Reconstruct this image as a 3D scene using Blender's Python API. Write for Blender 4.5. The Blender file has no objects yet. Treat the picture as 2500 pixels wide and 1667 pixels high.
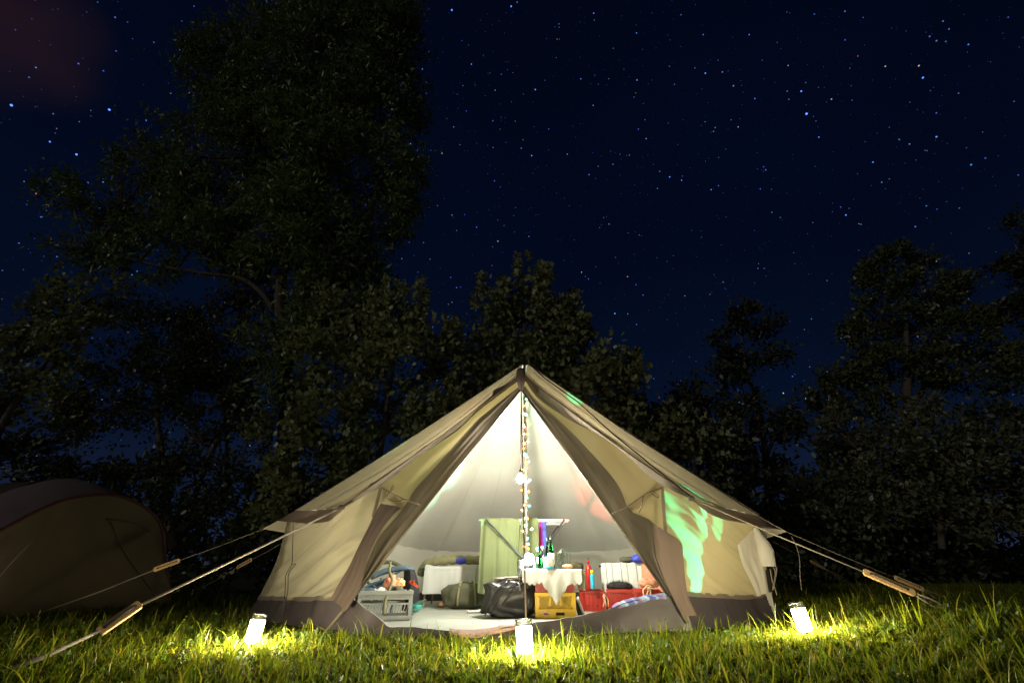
import bpy, math, random
import numpy as np
from mathutils import Vector, Matrix, noise as mnoise

random.seed(7)
rng = np.random.default_rng(7)
R = math.radians
scene = bpy.context.scene
COL = scene.collection

# ------------------------------------------------------------------ camera
CAM_H, PITCH, FPX = 0.46, R(26.6), 1111.0
cam_data = bpy.data.cameras.new('camera')
cam_data.sensor_width = 36.0
cam_data.lens = 36.0 * FPX / 2500.0
cam_data.clip_start = 0.05
cam_data.clip_end = 3000.0
camera = bpy.data.objects.new('camera', cam_data)
camera.location = (0, 0, CAM_H)
camera.rotation_euler = (math.pi / 2 + PITCH, 0, 0)
COL.objects.link(camera)
scene.camera = camera

# ------------------------------------------------------------------ night sky
world = bpy.data.worlds.new('World')
scene.world = world
world.use_nodes = True
wn, wl = world.node_tree.nodes, world.node_tree.links
for n in list(wn):
    wn.remove(n)
w_out = wn.new('ShaderNodeOutputWorld')
w_bg = wn.new('ShaderNodeBackground')
w_geo = wn.new('ShaderNodeTexCoord')
w_sep = wn.new('ShaderNodeSeparateXYZ')
w_ramp = wn.new('ShaderNodeValToRGB')
w_ns = wn.new('ShaderNodeTexNoise')
w_ns.inputs['Scale'].default_value = 2.2
w_mul = wn.new('ShaderNodeMix'); w_mul.data_type = 'RGBA'; w_mul.blend_type = 'MULTIPLY'
w_mul.inputs[0].default_value = 0.5
er = w_ramp.color_ramp
er.elements[0].position = 0.0
er.elements[0].color = (0.018, 0.027, 0.066, 1)
er.elements[1].position = 1.0
er.elements[1].color = (0.0006, 0.0017, 0.0080, 1)
for p_, c_ in ((0.10, (0.0070, 0.0130, 0.036, 1)), (0.26, (0.0018, 0.0053, 0.0190, 1)), (0.55, (0.0009, 0.0030, 0.0125, 1))):
    e = er.elements.new(p_); e.color = c_
wl.new(w_geo.outputs['Generated'], w_sep.inputs[0])
wl.new(w_geo.outputs['Generated'], w_ns.inputs['Vector'])
wl.new(w_sep.outputs['Z'], w_ramp.inputs[0])
wl.new(w_ramp.outputs[0], w_mul.inputs[6])
wl.new(w_ns.outputs[0], w_mul.inputs[7])
# a faint reddish patch high on the left
w_dot = wn.new('ShaderNodeVectorMath'); w_dot.operation = 'DOT_PRODUCT'
w_dot.inputs[1].default_value = Vector((-1230, 640, 1170)).normalized()
w_map = wn.new('ShaderNodeMapRange'); w_map.interpolation_type = 'SMOOTHSTEP'
w_map.inputs['From Min'].default_value = 0.9915; w_map.inputs['From Max'].default_value = 0.9995
w_cn = wn.new('ShaderNodeTexNoise'); w_cn.inputs['Scale'].default_value = 5.0
w_cm = wn.new('ShaderNodeMath'); w_cm.operation = 'MULTIPLY'
w_add = wn.new('ShaderNodeMix'); w_add.data_type = 'RGBA'; w_add.blend_type = 'ADD'
w_add.inputs[7].default_value = (0.011, 0.0036, 0.0010, 1)
wl.new(w_geo.outputs['Generated'], w_dot.inputs[0]); wl.new(w_dot.outputs['Value'], w_map.inputs[0])
wl.new(w_geo.outputs['Generated'], w_cn.inputs['Vector'])
w_c2 = wn.new('ShaderNodeMapRange'); w_c2.inputs['From Min'].default_value = 0.38; w_c2.inputs['From Max'].default_value = 0.66
wl.new(w_cn.outputs[0], w_c2.inputs[0])
wl.new(w_map.outputs[0], w_cm.inputs[0]); wl.new(w_c2.outputs[0], w_cm.inputs[1])
wl.new(w_cm.outputs[0], w_add.inputs[0]); wl.new(w_mul.outputs[2], w_add.inputs[6])
wl.new(w_add.outputs[2], w_bg.inputs['Color'])
w_bg.inputs['Strength'].default_value = 1.25
wl.new(w_bg.outputs[0], w_out.inputs[0])

# ------------------------------------------------------------------ faint low light from the camp, far left (stands in the sun lamp's place at night)
sun_d = bpy.data.lights.new('far_camp_light', 'SUN')
sun_d.energy = 0.48
sun_d.angle = R(4)
sun_d.color = (1.0, 0.93, 0.78)
sun = bpy.data.objects.new('far_camp_light', sun_d)
sun.rotation_euler = Vector((0.72, 0.62, -0.30)).to_track_quat('-Z', 'Y').to_euler()
COL.objects.link(sun)

# ------------------------------------------------------------------ exposure and render
vs = scene.view_settings
vs.view_transform = 'Standard'
vs.look = 'None'
vs.exposure = 0.0
vs.gamma = 1.0
vs.use_curve_mapping = False
cy = scene.cycles
cy.use_denoising = True
cy.max_bounces = 7
cy.diffuse_bounces = 4
cy.glossy_bounces = 3
cy.transmission_bounces = 6
cy.transparent_max_bounces = 10
cy.sample_clamp_indirect = 4.0
cy.caustics_reflective = False
cy.caustics_refractive = False

# ------------------------------------------------------------------ helpers
CP, SP = math.cos(PITCH), math.sin(PITCH)
def ray(px, py):
    dx, dy = px - 1250.0, py - 833.5
    return dx, FPX * CP + dy * SP, FPX * SP - dy * CP
def at(px, py, Y):
    """point of the place, Y metres ahead, that the photograph shows at (px, py)"""
    x, f, u = ray(px, py)
    return Vector((x / f * Y, Y, CAM_H + u / f * Y))
def V(*a):
    return Vector(a)
def ground_z(x, y):
    s = 0.055 * (math.log1p(math.exp(min(60.0, 2.2 * (x - 0.2)))) / 2.2)
    s = min(s, 0.16)
    inside = max(0.0, 1 - ((x - 0.17) ** 2 + (y - 5.9) ** 2) / 9.5)
    s *= 1 - min(1, inside * 2.5)
    return s + 0.018 * math.sin(1.3 * x + 0.7 * y) * math.sin(0.9 * y - 0.4 * x) * (1 - min(1, inside * 3)) - 0.01

def mesh_np(name, verts, face_loops, face_sizes):
    me = bpy.data.meshes.new(name)
    verts = np.asarray(verts, np.float32)
    me.vertices.add(len(verts))
    me.vertices.foreach_set('co', verts.ravel())
    face_loops = np.asarray(face_loops, np.int32).ravel()
    face_sizes = np.asarray(face_sizes, np.int32)
    me.loops.add(len(face_loops))
    me.loops.foreach_set('vertex_index', face_loops)
    me.polygons.add(len(face_sizes))
    starts = np.concatenate([[0], np.cumsum(face_sizes)[:-1]]).astype(np.int32)
    me.polygons.foreach_set('loop_start', starts)
    me.update(calc_edges=True)
    return me

def link(o, parent=None):
    COL.objects.link(o)
    if parent is not None:
        o.parent = parent
        p = Matrix.Translation(-parent.location) if parent.type == 'EMPTY' else Matrix.Identity(4)
        o.matrix_parent_inverse = p
    return o
def tag(o, label=None, cat=None, group=None, kind=None):
    if label: o['label'] = label
    if cat: o['category'] = cat
    if group: o['group'] = group
    if kind: o['kind'] = kind
    return o
def thing(name, label, cat, loc=(0, 0, 0), group=None):
    o = bpy.data.objects.new(name, None)
    o.location = loc
    o.empty_display_size = 0.1
    COL.objects.link(o)
    return tag(o, label, cat, group)

def catmull(pts, n, linear=False):
    pts = [Vector(p) for p in pts]
    if len(pts) == 1:
        return [pts[0].copy() for _ in range(n)]
    d = [0.0]
    for a, b in zip(pts, pts[1:]):
        d.append(d[-1] + max((b - a).length, 1e-6))
    out = []
    for i in range(n):
        s = d[-1] * i / (n - 1)
        k = 0
        while k < len(pts) - 2 and s > d[k + 1]:
            k += 1
        t = (s - d[k]) / (d[k + 1] - d[k])
        p1, p2 = pts[k], pts[k + 1]
        if linear or len(pts) == 2:
            out.append(p1.lerp(p2, t)); continue
        p0 = pts[k - 1] if k > 0 else p1 * 2 - p2
        p3 = pts[k + 2] if k + 2 < len(pts) else p2 * 2 - p1
        out.append(0.5 * ((2 * p1) + (p2 - p0) * t + (2 * p0 - 5 * p1 + 4 * p2 - p3) * t * t + (3 * p1 - p0 - 3 * p2 + p3) * t ** 3))
    return out
def loft(rows, nu, nv, lin_u=False, lin_v=False):
    rr = [catmull(r, nu, lin_u) for r in rows]
    cols = [catmull([r[i] for r in rr], nv, lin_v) for i in range(nu)]
    return [[cols[i][j] for i in range(nu)] for j in range(nv)]      # [v][u]

class MB:
    def __init__(self):
        self.v, self.f = [], []
    def add(self, vs, fs):
        o = len(self.v)
        self.v += [tuple(p) for p in vs]
        self.f += [tuple(i + o for i in f) for f in fs]
        return self
    def box(self, c, s, rot=None, taper=1.0):
        c = Vector(c); hx, hy, hz = s[0] / 2, s[1] / 2, s[2] / 2
        m = rot.to_matrix() if hasattr(rot, 'to_matrix') else (Matrix.Rotation(rot, 3, 'Z') if isinstance(rot, (int, float)) else (rot or Matrix.Identity(3)))
        vs = []
        for z in (-1, 1):
            k = taper if z < 0 else 1.0
            for y in (-1, 1):
                for x in (-1, 1):
                    vs.append(c + m @ Vector((x * hx * k, y * hy * k, z * hz)))
        return self.add(vs, [(0, 2, 3, 1), (4, 5, 7, 6), (0, 1, 5, 4), (2, 6, 7, 3), (1, 3, 7, 5), (0, 4, 6, 2)])
    def bar(self, a, b, w, h=None, up=(0, 0, 1)):
        a, b = Vector(a), Vector(b); h = h or w
        d = (b - a); L = d.length; d.normalize()
        u = Vector(up)
        s = d.cross(u)
        if s.length < 1e-4: s = d.cross(Vector((1, 0, 0)))
        s.normalize(); u = s.cross(d)
        m = Matrix((s, d, u)).transposed()
        return self.box((a + b) / 2, (w, L, h), m)
    def tube(self, pts, r, n=8, cap=True):
        pts = [Vector(p) for p in pts]
        rs = r if isinstance(r, (list, tuple)) else [r] * len(pts)
        vs, fs = [], []
        prev = None
        for i, p in enumerate(pts):
            d = (pts[min(i + 1, len(pts) - 1)] - pts[max(i - 1, 0)])
            d = d.normalized() if d.length > 1e-9 else Vector((0, 0, 1))
            if prev is None:
                s = d.cross(Vector((0, 0, 1)))
                if s.length < 1e-3: s = d.cross(Vector((1, 0, 0)))
            else:
                s = prev - d * prev.dot(d)
            s.normalize(); prev = s
            t = d.cross(s)
            for k in range(n):
                a = 2 * math.pi * k / n
                vs.append(p + (s * math.cos(a) + t * math.sin(a)) * rs[i])
        for i in range(len(pts) - 1):
            for k in range(n):
                k2 = (k + 1) % n
                fs.append((i * n + k, i * n + k2, (i + 1) * n + k2, (i + 1) * n + k))
        if cap:
            fs.append(tuple(range(n))[::-1])
            fs.append(tuple((len(pts) - 1) * n + k for k in range(n)))
        return self.add(vs, fs)
    def lathe(self, prof, c=(0, 0, 0), n=20, axis=None):
        c = Vector(c)
        q = Vector((0, 0, 1)).rotation_difference(Vector(axis).normalized()).to_matrix() if axis is not None else Matrix.Identity(3)
        vs, fs = [], []
        for r, z in prof:
            for k in range(n):
                a = 2 * math.pi * k / n
                vs.append(c + q @ Vector((r * math.cos(a), r * math.sin(a), z)))
        for i in range(len(prof) - 1):
            for k in range(n):
                k2 = (k + 1) % n
                fs.append((i * n + k, i * n + k2, (i + 1) * n + k2, (i + 1) * n + k))
        if prof[0][0] > 1e-4: fs.append(tuple(range(n))[::-1])
        if prof[-1][0] > 1e-4: fs.append(tuple((len(prof) - 1) * n + k for k in range(n)))
        return self.add(vs, fs)
    def grid(self, g, wrap=False):
        nv, nu = len(g), len(g[0])
        vs = [p for row in g for p in row]
        fs = []
        for j in range(nv - 1):
            for i in range(nu if wrap else nu - 1):
                i2 = (i + 1) % nu
                fs.append((j * nu + i, j * nu + i2, (j + 1) * nu + i2, (j + 1) * nu + i))
        return self.add(vs, fs)
    def blob(self, c, r, rot=0.0, nz=0.12, fr=2.0, seed=0, n=18, sq=1.0, flat=None):
        """an uneven stuffed shape: bag, roll of cloth, pile; sq>1 squares it off"""
        c = Vector(c); g = []
        m = Matrix.Rotation(rot, 3, 'Z') if isinstance(rot, (int, float)) else rot
        for j in range(n // 2 + 1):
            th = math.pi * j / (n // 2)
            row = []
            for i in range(n):
                ph = 2 * math.pi * i / n
                d = Vector((math.sin(th) * math.cos(ph), math.sin(th) * math.sin(ph), math.cos(th)))
                e = Vector([math.copysign(abs(q) ** (1 / sq), q) for q in d])
                k = 1 + nz * mnoise.noise(d * fr + Vector((seed * 3.7, seed * 1.3, 0)))
                p = Vector((e.x * r[0] * k, e.y * r[1] * k, e.z * r[2] * k))
                if flat is not None: p.z = max(p.z, -flat)
                row.append(c + m @ p)
            g.append(row)
        return self.grid(g, wrap=True)
    def face(self, c, inward=True):
        """turn all faces so that their front looks towards (or away from) the point c"""
        c = Vector(c); tot = 0.0
        for f in self.f:
            a, b, d = (Vector(self.v[i]) for i in f[:3])
            n = (b - a).cross(d - a)
            tot += n.dot(c - a)
        if (tot < 0) == inward:
            self.f = [tuple(reversed(f)) for f in self.f]
        return self
    def build(self, name, mat, parent=None, smooth=False, bevel=0.0, subd=0, solid=0.0):
        me = bpy.data.meshes.new(name)
        me.from_pydata(self.v, [], self.f)
        me.materials.append(mat)
        if smooth:
            me.polygons.foreach_set('use_smooth', [True] * len(me.polygons))
        me.update()
        o = bpy.data.objects.new(name, me)
        link(o, parent)
        if solid:
            m = o.modifiers.new('s', 'SOLIDIFY'); m.thickness = solid; m.offset = 0
        if bevel:
            m = o.modifiers.new('b', 'BEVEL'); m.width = bevel; m.segments = 2; m.limit_method = 'ANGLE'
        if subd:
            m = o.modifiers.new('u', 'SUBSURF'); m.levels = subd; m.render_levels = subd
        return o

def fold(g, amp, freq, seed=0.0, direction='u', env=None, extra=0.0):
    """cloth folds: push a grid along its normals with stretched noise"""
    nv, nu = len(g), len(g[0])
    out = []
    for j in range(nv):
        row = []
        for i in range(nu):
            p = g[j][i]
            a = g[j][min(i + 1, nu - 1)] - g[j][max(i - 1, 0)]
            b = g[min(j + 1, nv - 1)][i] - g[max(j - 1, 0)][i]
            n = a.cross(b)
            n = n.normalized() if n.length > 1e-9 else Vector((0, -1, 0))
            u, v = i / (nu - 1), j / (nv - 1)
            if direction == 'u':
                q = Vector((u * freq, v * 0.8, seed))
            elif direction == 'v':
                q = Vector((u * 0.8, v * freq, seed))
            elif direction == 'd':
                q = Vector(((u + v) * freq * 0.7, (u - v) * 1.2, seed))
            else:
                q = Vector(((u - v) * freq * 0.7, (u + v) * 1.2, seed))
            h = mnoise.noise(q) + 0.4 * mnoise.noise(q * 2.1 + Vector((5, 1, 0)))
            h += extra * mnoise.noise(p * 6)
            k = env(u, v) if env else 1.0
            row.append(p + n * amp * h * k)
        out.append(row)
    return out

# ------------------------------------------------------------------ materials
def newmat(name):
    m = bpy.data.materials.new(name); m.use_nodes = True
    nt = m.node_tree
    for n in list(nt.nodes): nt.nodes.remove(n)
    out = nt.nodes.new('ShaderNodeOutputMaterial')
    return m, nt, out
def mottled(nt, c, var=0.25, scale=8.0, island=0.0, coord='Object', c2=None, detail=4.0):
    """base colour with an uneven, blotchy second tone"""
    tc = nt.nodes.new('ShaderNodeTexCoord')
    ns = nt.nodes.new('ShaderNodeTexNoise'); ns.inputs['Scale'].default_value = scale; ns.inputs['Detail'].default_value = detail
    nt.links.new(tc.outputs[coord], ns.inputs['Vector'])
    mx = nt.nodes.new('ShaderNodeMix'); mx.data_type = 'RGBA'
    lo = c2 or tuple(k * (1 - var) for k in c); hi = c if c2 else tuple(min(1, k * (1 + var)) for k in c)
    mx.inputs[6].default_value = (*lo, 1); mx.inputs[7].default_value = (*hi, 1)
    fac = ns.outputs[0]
    if island:
        ge = nt.nodes.new('ShaderNodeNewGeometry')
        ma = nt.nodes.new('ShaderNodeMix'); ma.inputs[0].default_value = island
        nt.links.new(ns.outputs[0], ma.inputs[2]); nt.links.new(ge.outputs['Random Per Island'], ma.inputs[3])
        fac = ma.outputs[0]
    nt.links.new(fac, mx.inputs[0])
    return mx.outputs[2], tc
def bump(nt, tc, scale, strength, dist=0.002, coord='Object', kind='noise'):
    if kind == 'noise':
        t = nt.nodes.new('ShaderNodeTexNoise'); t.inputs['Scale'].default_value = scale; t.inputs['Detail'].default_value = 5
    else:
        t = nt.nodes.new('ShaderNodeTexVoronoi'); t.inputs['Scale'].default_value = scale
    nt.links.new(tc.outputs[coord], t.inputs['Vector'])
    b = nt.nodes.new('ShaderNodeBump'); b.inputs['Strength'].default_value = strength; b.inputs['Distance'].default_value = dist
    nt.links.new(t.outputs[0], b.inputs['Height'])
    return b.outputs[0]
def solid(name, c, rough=0.6, metal=0.0, var=0.12, scale=12.0, bs=0.0, bscale=60.0, spec=0.5, c2=None):
    m, nt, out = newmat(name)
    p = nt.nodes.new('ShaderNodeBsdfPrincipled')
    col, tc = mottled(nt, c, var, scale, c2=c2)
    nt.links.new(col, p.inputs['Base Color'])
    p.inputs['Roughness'].default_value = rough; p.inputs['Metallic'].default_value = metal
    p.inputs['Specular IOR Level'].default_value = spec
    if bs: nt.links.new(bump(nt, tc, bscale, bs), p.inputs['Normal'])
    nt.links.new(p.outputs[0], out.inputs[0])
    return m
def fabric(name, c, ct, trans=0.45, var=0.10, scale=3.0, bs=0.25, bscale=140.0, island=0.0, gloss=0.0, other=None):
    """thin cloth or leaf: reflects c, lets ct through; other = colour of its second face where the light balance is put into the colour"""
    m, nt, out = newmat(name)
    col, tc = mottled(nt, c, var, scale, island)
    if other:
        colo, _ = mottled(nt, other, var, scale, island)
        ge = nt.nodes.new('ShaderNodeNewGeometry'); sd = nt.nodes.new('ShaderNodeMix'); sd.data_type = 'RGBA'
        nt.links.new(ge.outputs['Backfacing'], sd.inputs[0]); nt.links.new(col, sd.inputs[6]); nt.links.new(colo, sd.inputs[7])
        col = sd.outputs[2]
    colt, _ = mottled(nt, ct, var, scale, island)
    d = nt.nodes.new('ShaderNodeBsdfDiffuse'); t = nt.nodes.new('ShaderNodeBsdfTranslucent')
    nt.links.new(col, d.inputs[0]); nt.links.new(colt, t.inputs[0])
    if bs:
        b = bump(nt, tc, bscale, bs)
        nt.links.new(b, d.inputs['Normal'])
    mx = nt.nodes.new('ShaderNodeMixShader'); mx.inputs[0].default_value = trans
    nt.links.new(d.outputs[0], mx.inputs[1]); nt.links.new(t.outputs[0], mx.inputs[2])
    last = mx.outputs[0]
    if gloss:
        g = nt.nodes.new('ShaderNodeBsdfGlossy'); g.inputs['Roughness'].default_value = 0.42
        g.inputs[0].default_value = (0.9, 0.9, 0.85, 1)
        m2 = nt.nodes.new('ShaderNodeMixShader'); m2.inputs[0].default_value = gloss
        nt.links.new(last, m2.inputs[1]); nt.links.new(g.outputs[0], m2.inputs[2]); last = m2.outputs[0]
    nt.links.new(last, out.inputs[0])
    return m
def glowing(name, c, s, sample=True):
    m, nt, out = newmat(name)
    e = nt.nodes.new('ShaderNodeEmission'); e.inputs[0].default_value = (*c, 1); e.inputs[1].default_value = s
    nt.links.new(e.outputs[0], out.inputs[0])
    if not sample: m.cycles.emission_sampling = 'NONE'
    return m
def glassy(name, c, fac=0.75, rough=0.05):
    """thin clear plastic or glass: mostly see-through with a shine"""
    m, nt, out = newmat(name)
    t = nt.nodes.new('ShaderNodeBsdfTransparent'); t.inputs[0].default_value = (*c, 1)
    g = nt.nodes.new('ShaderNodeBsdfGlossy'); g.inputs[0].default_value = (0.95, 0.95, 0.95, 1); g.inputs['Roughness'].default_value = rough
    lw = nt.nodes.new('ShaderNodeLayerWeight'); lw.inputs[0].default_value = 1 - fac
    mx = nt.nodes.new('ShaderNodeMixShader')
    nt.links.new(lw.outputs['Facing'], mx.inputs[0])
    nt.links.new(t.outputs[0], mx.inputs[1]); nt.links.new(g.outputs[0], mx.inputs[2])
    nt.links.new(mx.outputs[0], out.inputs[0])
    return m
def striped(name, cols, scale, axis='X', rough=0.85, dirn='Object', wavy=0.0):
    """woven stripes of cloth: cols is a list of (position, colour)"""
    m, nt, out = newmat(name)
    p = nt.nodes.new('ShaderNodeBsdfPrincipled'); p.inputs['Roughness'].default_value = rough; p.inputs['Specular IOR Level'].default_value = 0.15
    tc = nt.nodes.new('ShaderNodeTexCoord'); se = nt.nodes.new('ShaderNodeSeparateXYZ')
    nt.links.new(tc.outputs[dirn], se.inputs[0])
    mu = nt.nodes.new('ShaderNodeMath'); mu.operation = 'MULTIPLY'; mu.inputs[1].default_value = scale
    nt.links.new(se.outputs[axis], mu.inputs[0])
    fr = nt.nodes.new('ShaderNodeMath'); fr.operation = 'FRACT'; nt.links.new(mu.outputs[0], fr.inputs[0])
    rp = nt.nodes.new('ShaderNodeValToRGB'); rp.color_ramp.interpolation = 'CONSTANT'
    els = rp.color_ramp.elements
    els[0].position = cols[0][0]; els[0].color = (*cols[0][1], 1)
    els[1].position = cols[1][0]; els[1].color = (*cols[1][1], 1)
    for q, c in cols[2:]:
        e = els.new(q); e.color = (*c, 1)
    nt.links.new(fr.outputs[0], rp.inputs[0])
    nt.links.new(rp.outputs[0], p.inputs['Base Color'])
    nt.links.new(bump(nt, tc, 90, 0.3), p.inputs['Normal'])
    nt.links.new(p.outputs[0], out.inputs[0])
    return m

M = {}
M['canvas'] = fabric('canvas', (0.80, 0.78, 0.70), (0.46, 0.375, 0.225), 0.33, 0.14, 1.6, other=(0.25, 0.23, 0.165))  # one cloth: pale inside and darker outside put the light balance into colour
M['canvas_lit'] = fabric('canvas_lit', (0.74, 0.70, 0.56), (0.50, 0.41, 0.185), 0.44, 0.10, 1.6, other=(0.28, 0.235, 0.155))  # same cloth as canvas; stronger lamplight put into yellower, more see-through colours
M['canvas_dark'] = fabric('canvas_dark', (0.15, 0.115, 0.095), (0.16, 0.11, 0.08), 0.30, 0.10, 3.0)
M['canvas_brown'] = fabric('canvas_brown', (0.175, 0.152, 0.122), (0.18, 0.15, 0.10), 0.34, 0.10, 3.0)
M['mud_cloth'] = fabric('mud_cloth', (0.056, 0.047, 0.049), (0.04, 0.03, 0.03), 0.15, 0.25, 5.0, gloss=0.012)
M['sheet_floor'] = solid('sheet_floor', (0.27, 0.275, 0.24), 0.55, var=0.22, scale=2.5, bs=0.35, bscale=9)
M['cord'] = solid('cord', (0.18, 0.155, 0.12), 0.9, bs=0.6, bscale=300)
M['dark_cord'] = solid('dark_cord', (0.05, 0.04, 0.035), 0.9)
M['wood'] = solid('wood', (0.50, 0.33, 0.14), 0.55, var=0.25, scale=30, bs=0.2, bscale=80)
M['steel'] = solid('steel', (0.16, 0.135, 0.095), 0.5, 0.5, var=0.2)
M['dark_steel'] = solid('dark_steel', (0.028, 0.030, 0.033), 0.45, 0.0)
M['white_steel'] = solid('white_steel', (0.75, 0.75, 0.72), 0.4)
M['hole_board_dark'] = solid('hole_board_dark', (0.02, 0.018, 0.015), 0.9)  # near-black for the shade in holes and the window; also a board face
M['flap_lining'] = fabric('flap_lining', (0.085, 0.065, 0.055), (0.07, 0.05, 0.04), 0.2, 0.12, 3.0)
M['canvas_seam'] = fabric('canvas_seam', (0.70, 0.67, 0.57), (0.40, 0.31, 0.19), 0.25, 0.1, 4.0)
# ------------------------------------------------------------------ terrain
def build_ground():
    xs = np.concatenate([np.linspace(-400, -12, 24), np.linspace(-11, 11, 110), np.linspace(12, 400, 24)])
    ys = np.concatenate([np.linspace(-60, -1, 12), np.linspace(0, 14, 80), np.linspace(15, 500, 26)])
    g = [[V(x, y, ground_z(x, y)) for x in xs] for y in ys]
    m = MB().grid(g)
    mat = solid('soil', (0.030, 0.036, 0.010), 0.95, var=0.5, scale=14, bs=0.8, bscale=40, spec=0.1)
    return tag(m.build('ground', mat, smooth=True), 'dark lawn soil under the grass', kind='structure')
build_ground()

# ------------------------------------------------------------------ bell tent
tent = thing('bell_tent', 'lit beige canvas bell tent with its doors tied open', 'tent', (0.17, 5.76, 0.0))
APEX = at(1282, 890, 5.76)
HUB = at(1272, 946, 5.46)
PL_BASE = at(795, 1543, 4.42)
PR_BASE = at(1672, 1511, 4.60)
PL_BASE.z = max(PL_BASE.z, ground_z(PL_BASE.x, PL_BASE.y))
def on_pole(side, py, off=0.0):
    """point of the door pole that stands at image height py"""
    A, B = HUB, (PL_BASE if side < 0 else PR_BASE)
    lo, hi = -0.05, 1.1
    for _ in range(40):
        t = (lo + hi) / 2
        p = A.lerp(B, t)
        v = p - Vector((0, 0, CAM_H))
        f = v.y * CP + v.z * SP; u = -v.y * SP + v.z * CP
        y = 833.5 - u / f * FPX
        if y < py: lo = t
        else: hi = t
    p = A.lerp(B, t)
    return p + Vector((0, off, 0))
KL = at(834, 1238, 4.45); KR = at(1690, 1216, 4.50)
EL = at(722, 1246, 5.70); ER = at(1850, 1258, 5.35)

# roof: rays from the apex down to the eave ring, from the front left corner round the back to the front right corner
ring_pts = [KL, EL, V(-2.35, 7.05, 0.90), V(-1.92, 7.9, 0.80), V(-1.25, 8.55, 0.72), V(0.17, 8.75, 0.72), V(1.61, 8.5, 0.72), V(2.05, 7.9, 0.78), V(2.55, 7.0, 0.88), ER, KR]
ring_n = [26, 20, 14, 12, 16, 16, 10, 14, 20, 26]
ring = []
for k, (a, b) in enumerate(zip(ring_pts, ring_pts[1:])):
    for i in range(ring_n[k]):
        t = i / ring_n[k]
        p = a.lerp(b, t)
        sag = math.sin(math.pi * t)
        p.z -= 0.012 * sag
        ring.append((p, sag, k + t))
ring.append((KR.copy(), 0.0, len(ring_n)))
NR = 30
FRONT_L, FRONT_R = at(1263, 922, 5.54), at(1283, 921, 5.54)
def roof_grid():
    g = []
    for j in range(NR + 1):
        t = j / NR
        row = []
        for p, sag, kk in ring:
            c = Vector((0.17, 5.76, 0))
            rad = (Vector((p.x, p.y, 0)) - c).normalized()
            top = APEX + rad * 0.035
            last_k = len(ring_n)
            if kk < 1: top = top.lerp(FRONT_L, (1 - kk) ** 2)
            if kk > last_k - 1: top = top.lerp(FRONT_R, (kk - last_k + 1) ** 2)
            q = top.lerp(p, t)
            s = math.sin(math.pi * t)
            q.z -= 0.07 * s * (0.4 + 0.6 * sag)
            if kk < 1.0:      # front left face
                q.z -= 0.05 * s * sag
            w = mnoise.noise(Vector((kk * 9.0, t * 1.3, 3.0))) * 0.022 * t + mnoise.noise(Vector((kk * 24.0, t * 0.9, 9.0))) * 0.010 * t
            q += (rad * 0.5 + Vector((0, 0, 0.8))) * w
            row.append(q)
        g.append(row)
    return g
RG = roof_grid()
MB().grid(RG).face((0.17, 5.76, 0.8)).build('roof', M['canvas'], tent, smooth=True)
SHELL = MB().grid(RG)
SEAM_COLS = [0]
def seam(pts, r, name='seam', mat='canvas_dark', n=6):
    return MB().tube(pts, r, n).build(name, M[mat], tent, smooth=True)

# stitched seams down the roof, seen inside and out
acc = 0
for k_, n_ in enumerate(ring_n):
    for i_ in ((acc, acc + n_ // 2) if k_ in (0, 4, 5, 9) else (acc,)):
        if 0 < i_ < len(ring) - 1:
            pts_ = [RG[j][i_] for j in range(1, NR + 1)]
            MB().grid([[p + V(-0.006, 0, -0.0035) for p in pts_], [p + V(0.006, 0, -0.0035) for p in pts_]]).build('seam_tape', M['canvas_seam'], tent, smooth=True)
            MB().grid([[p + V(-0.009, 0, 0.0035) for p in pts_], [p + V(0.009, 0, 0.0035) for p in pts_]]).build('seam_tape', M['canvas_seam'], tent, smooth=True)
    acc += n_
# front hems of the roof: a doubled strip of cloth along each front edge
def hem(side):
    k = 0 if side < 0 else len(ring) - 1
    p = ring[k][0]
    c = Vector((0.17, 5.76, 0))
    px = [(1262, 932), (1173, 1000), (1100, 1063), (1024, 1114), (932, 1186), (887, 1211), (834, 1241)] if side < 0 else \
         [(1283, 930), (1315, 972), (1386, 1022), (1462, 1061), (1510, 1096), (1590, 1165), (1630, 1190), (1690, 1219)]
    rg = []
    n = len(px)
    low = []
    for i, (x, y) in enumerate(px):
        t = i / (n - 1)
        low.append(at(x, y, APEX.y - 0.20 + (p.y - APEX.y + 0.14) * t))
    top = FRONT_L if side < 0 else FRONT_R
    up = [top.lerp(p, i / 11) - Vector((0, 0, 0.07 * 0.4 * math.sin(math.pi * i / 11))) for i in range(12)]
    g = loft([up, low], 40, 5, lin_v=True)
    g = fold(g, 0.012, 7, seed=side * 2.0)
    MB().grid(g).build('hem', M['canvas_brown'], tent, smooth=True)
    seam([q + Vector((0, -0.004, 0.004)) for q in catmull(up, 30)], 0.006)
hem(-1); hem(1)
# webbing over the right side of the roof and along the left
seam([APEX + V(0.05, -0.03, 0.0)] + [at(*q) + V(0, -0.012, 0.006) for q in ((1330, 925, 5.55), (1412, 984, 5.38), (1500, 1064, 5.12), (1600, 1145, 4.85), (1686, 1214, 4.50))], 0.0075, 'webbing', 'dark_cord')
seam([APEX + V(0.03, 0, 0.02), APEX.lerp(ER, 0.5) + V(0.01, -0.01, -0.03), ER + V(0.01, -0.01, 0.01)], 0.008, 'seam_line', 'canvas_dark')

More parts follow.
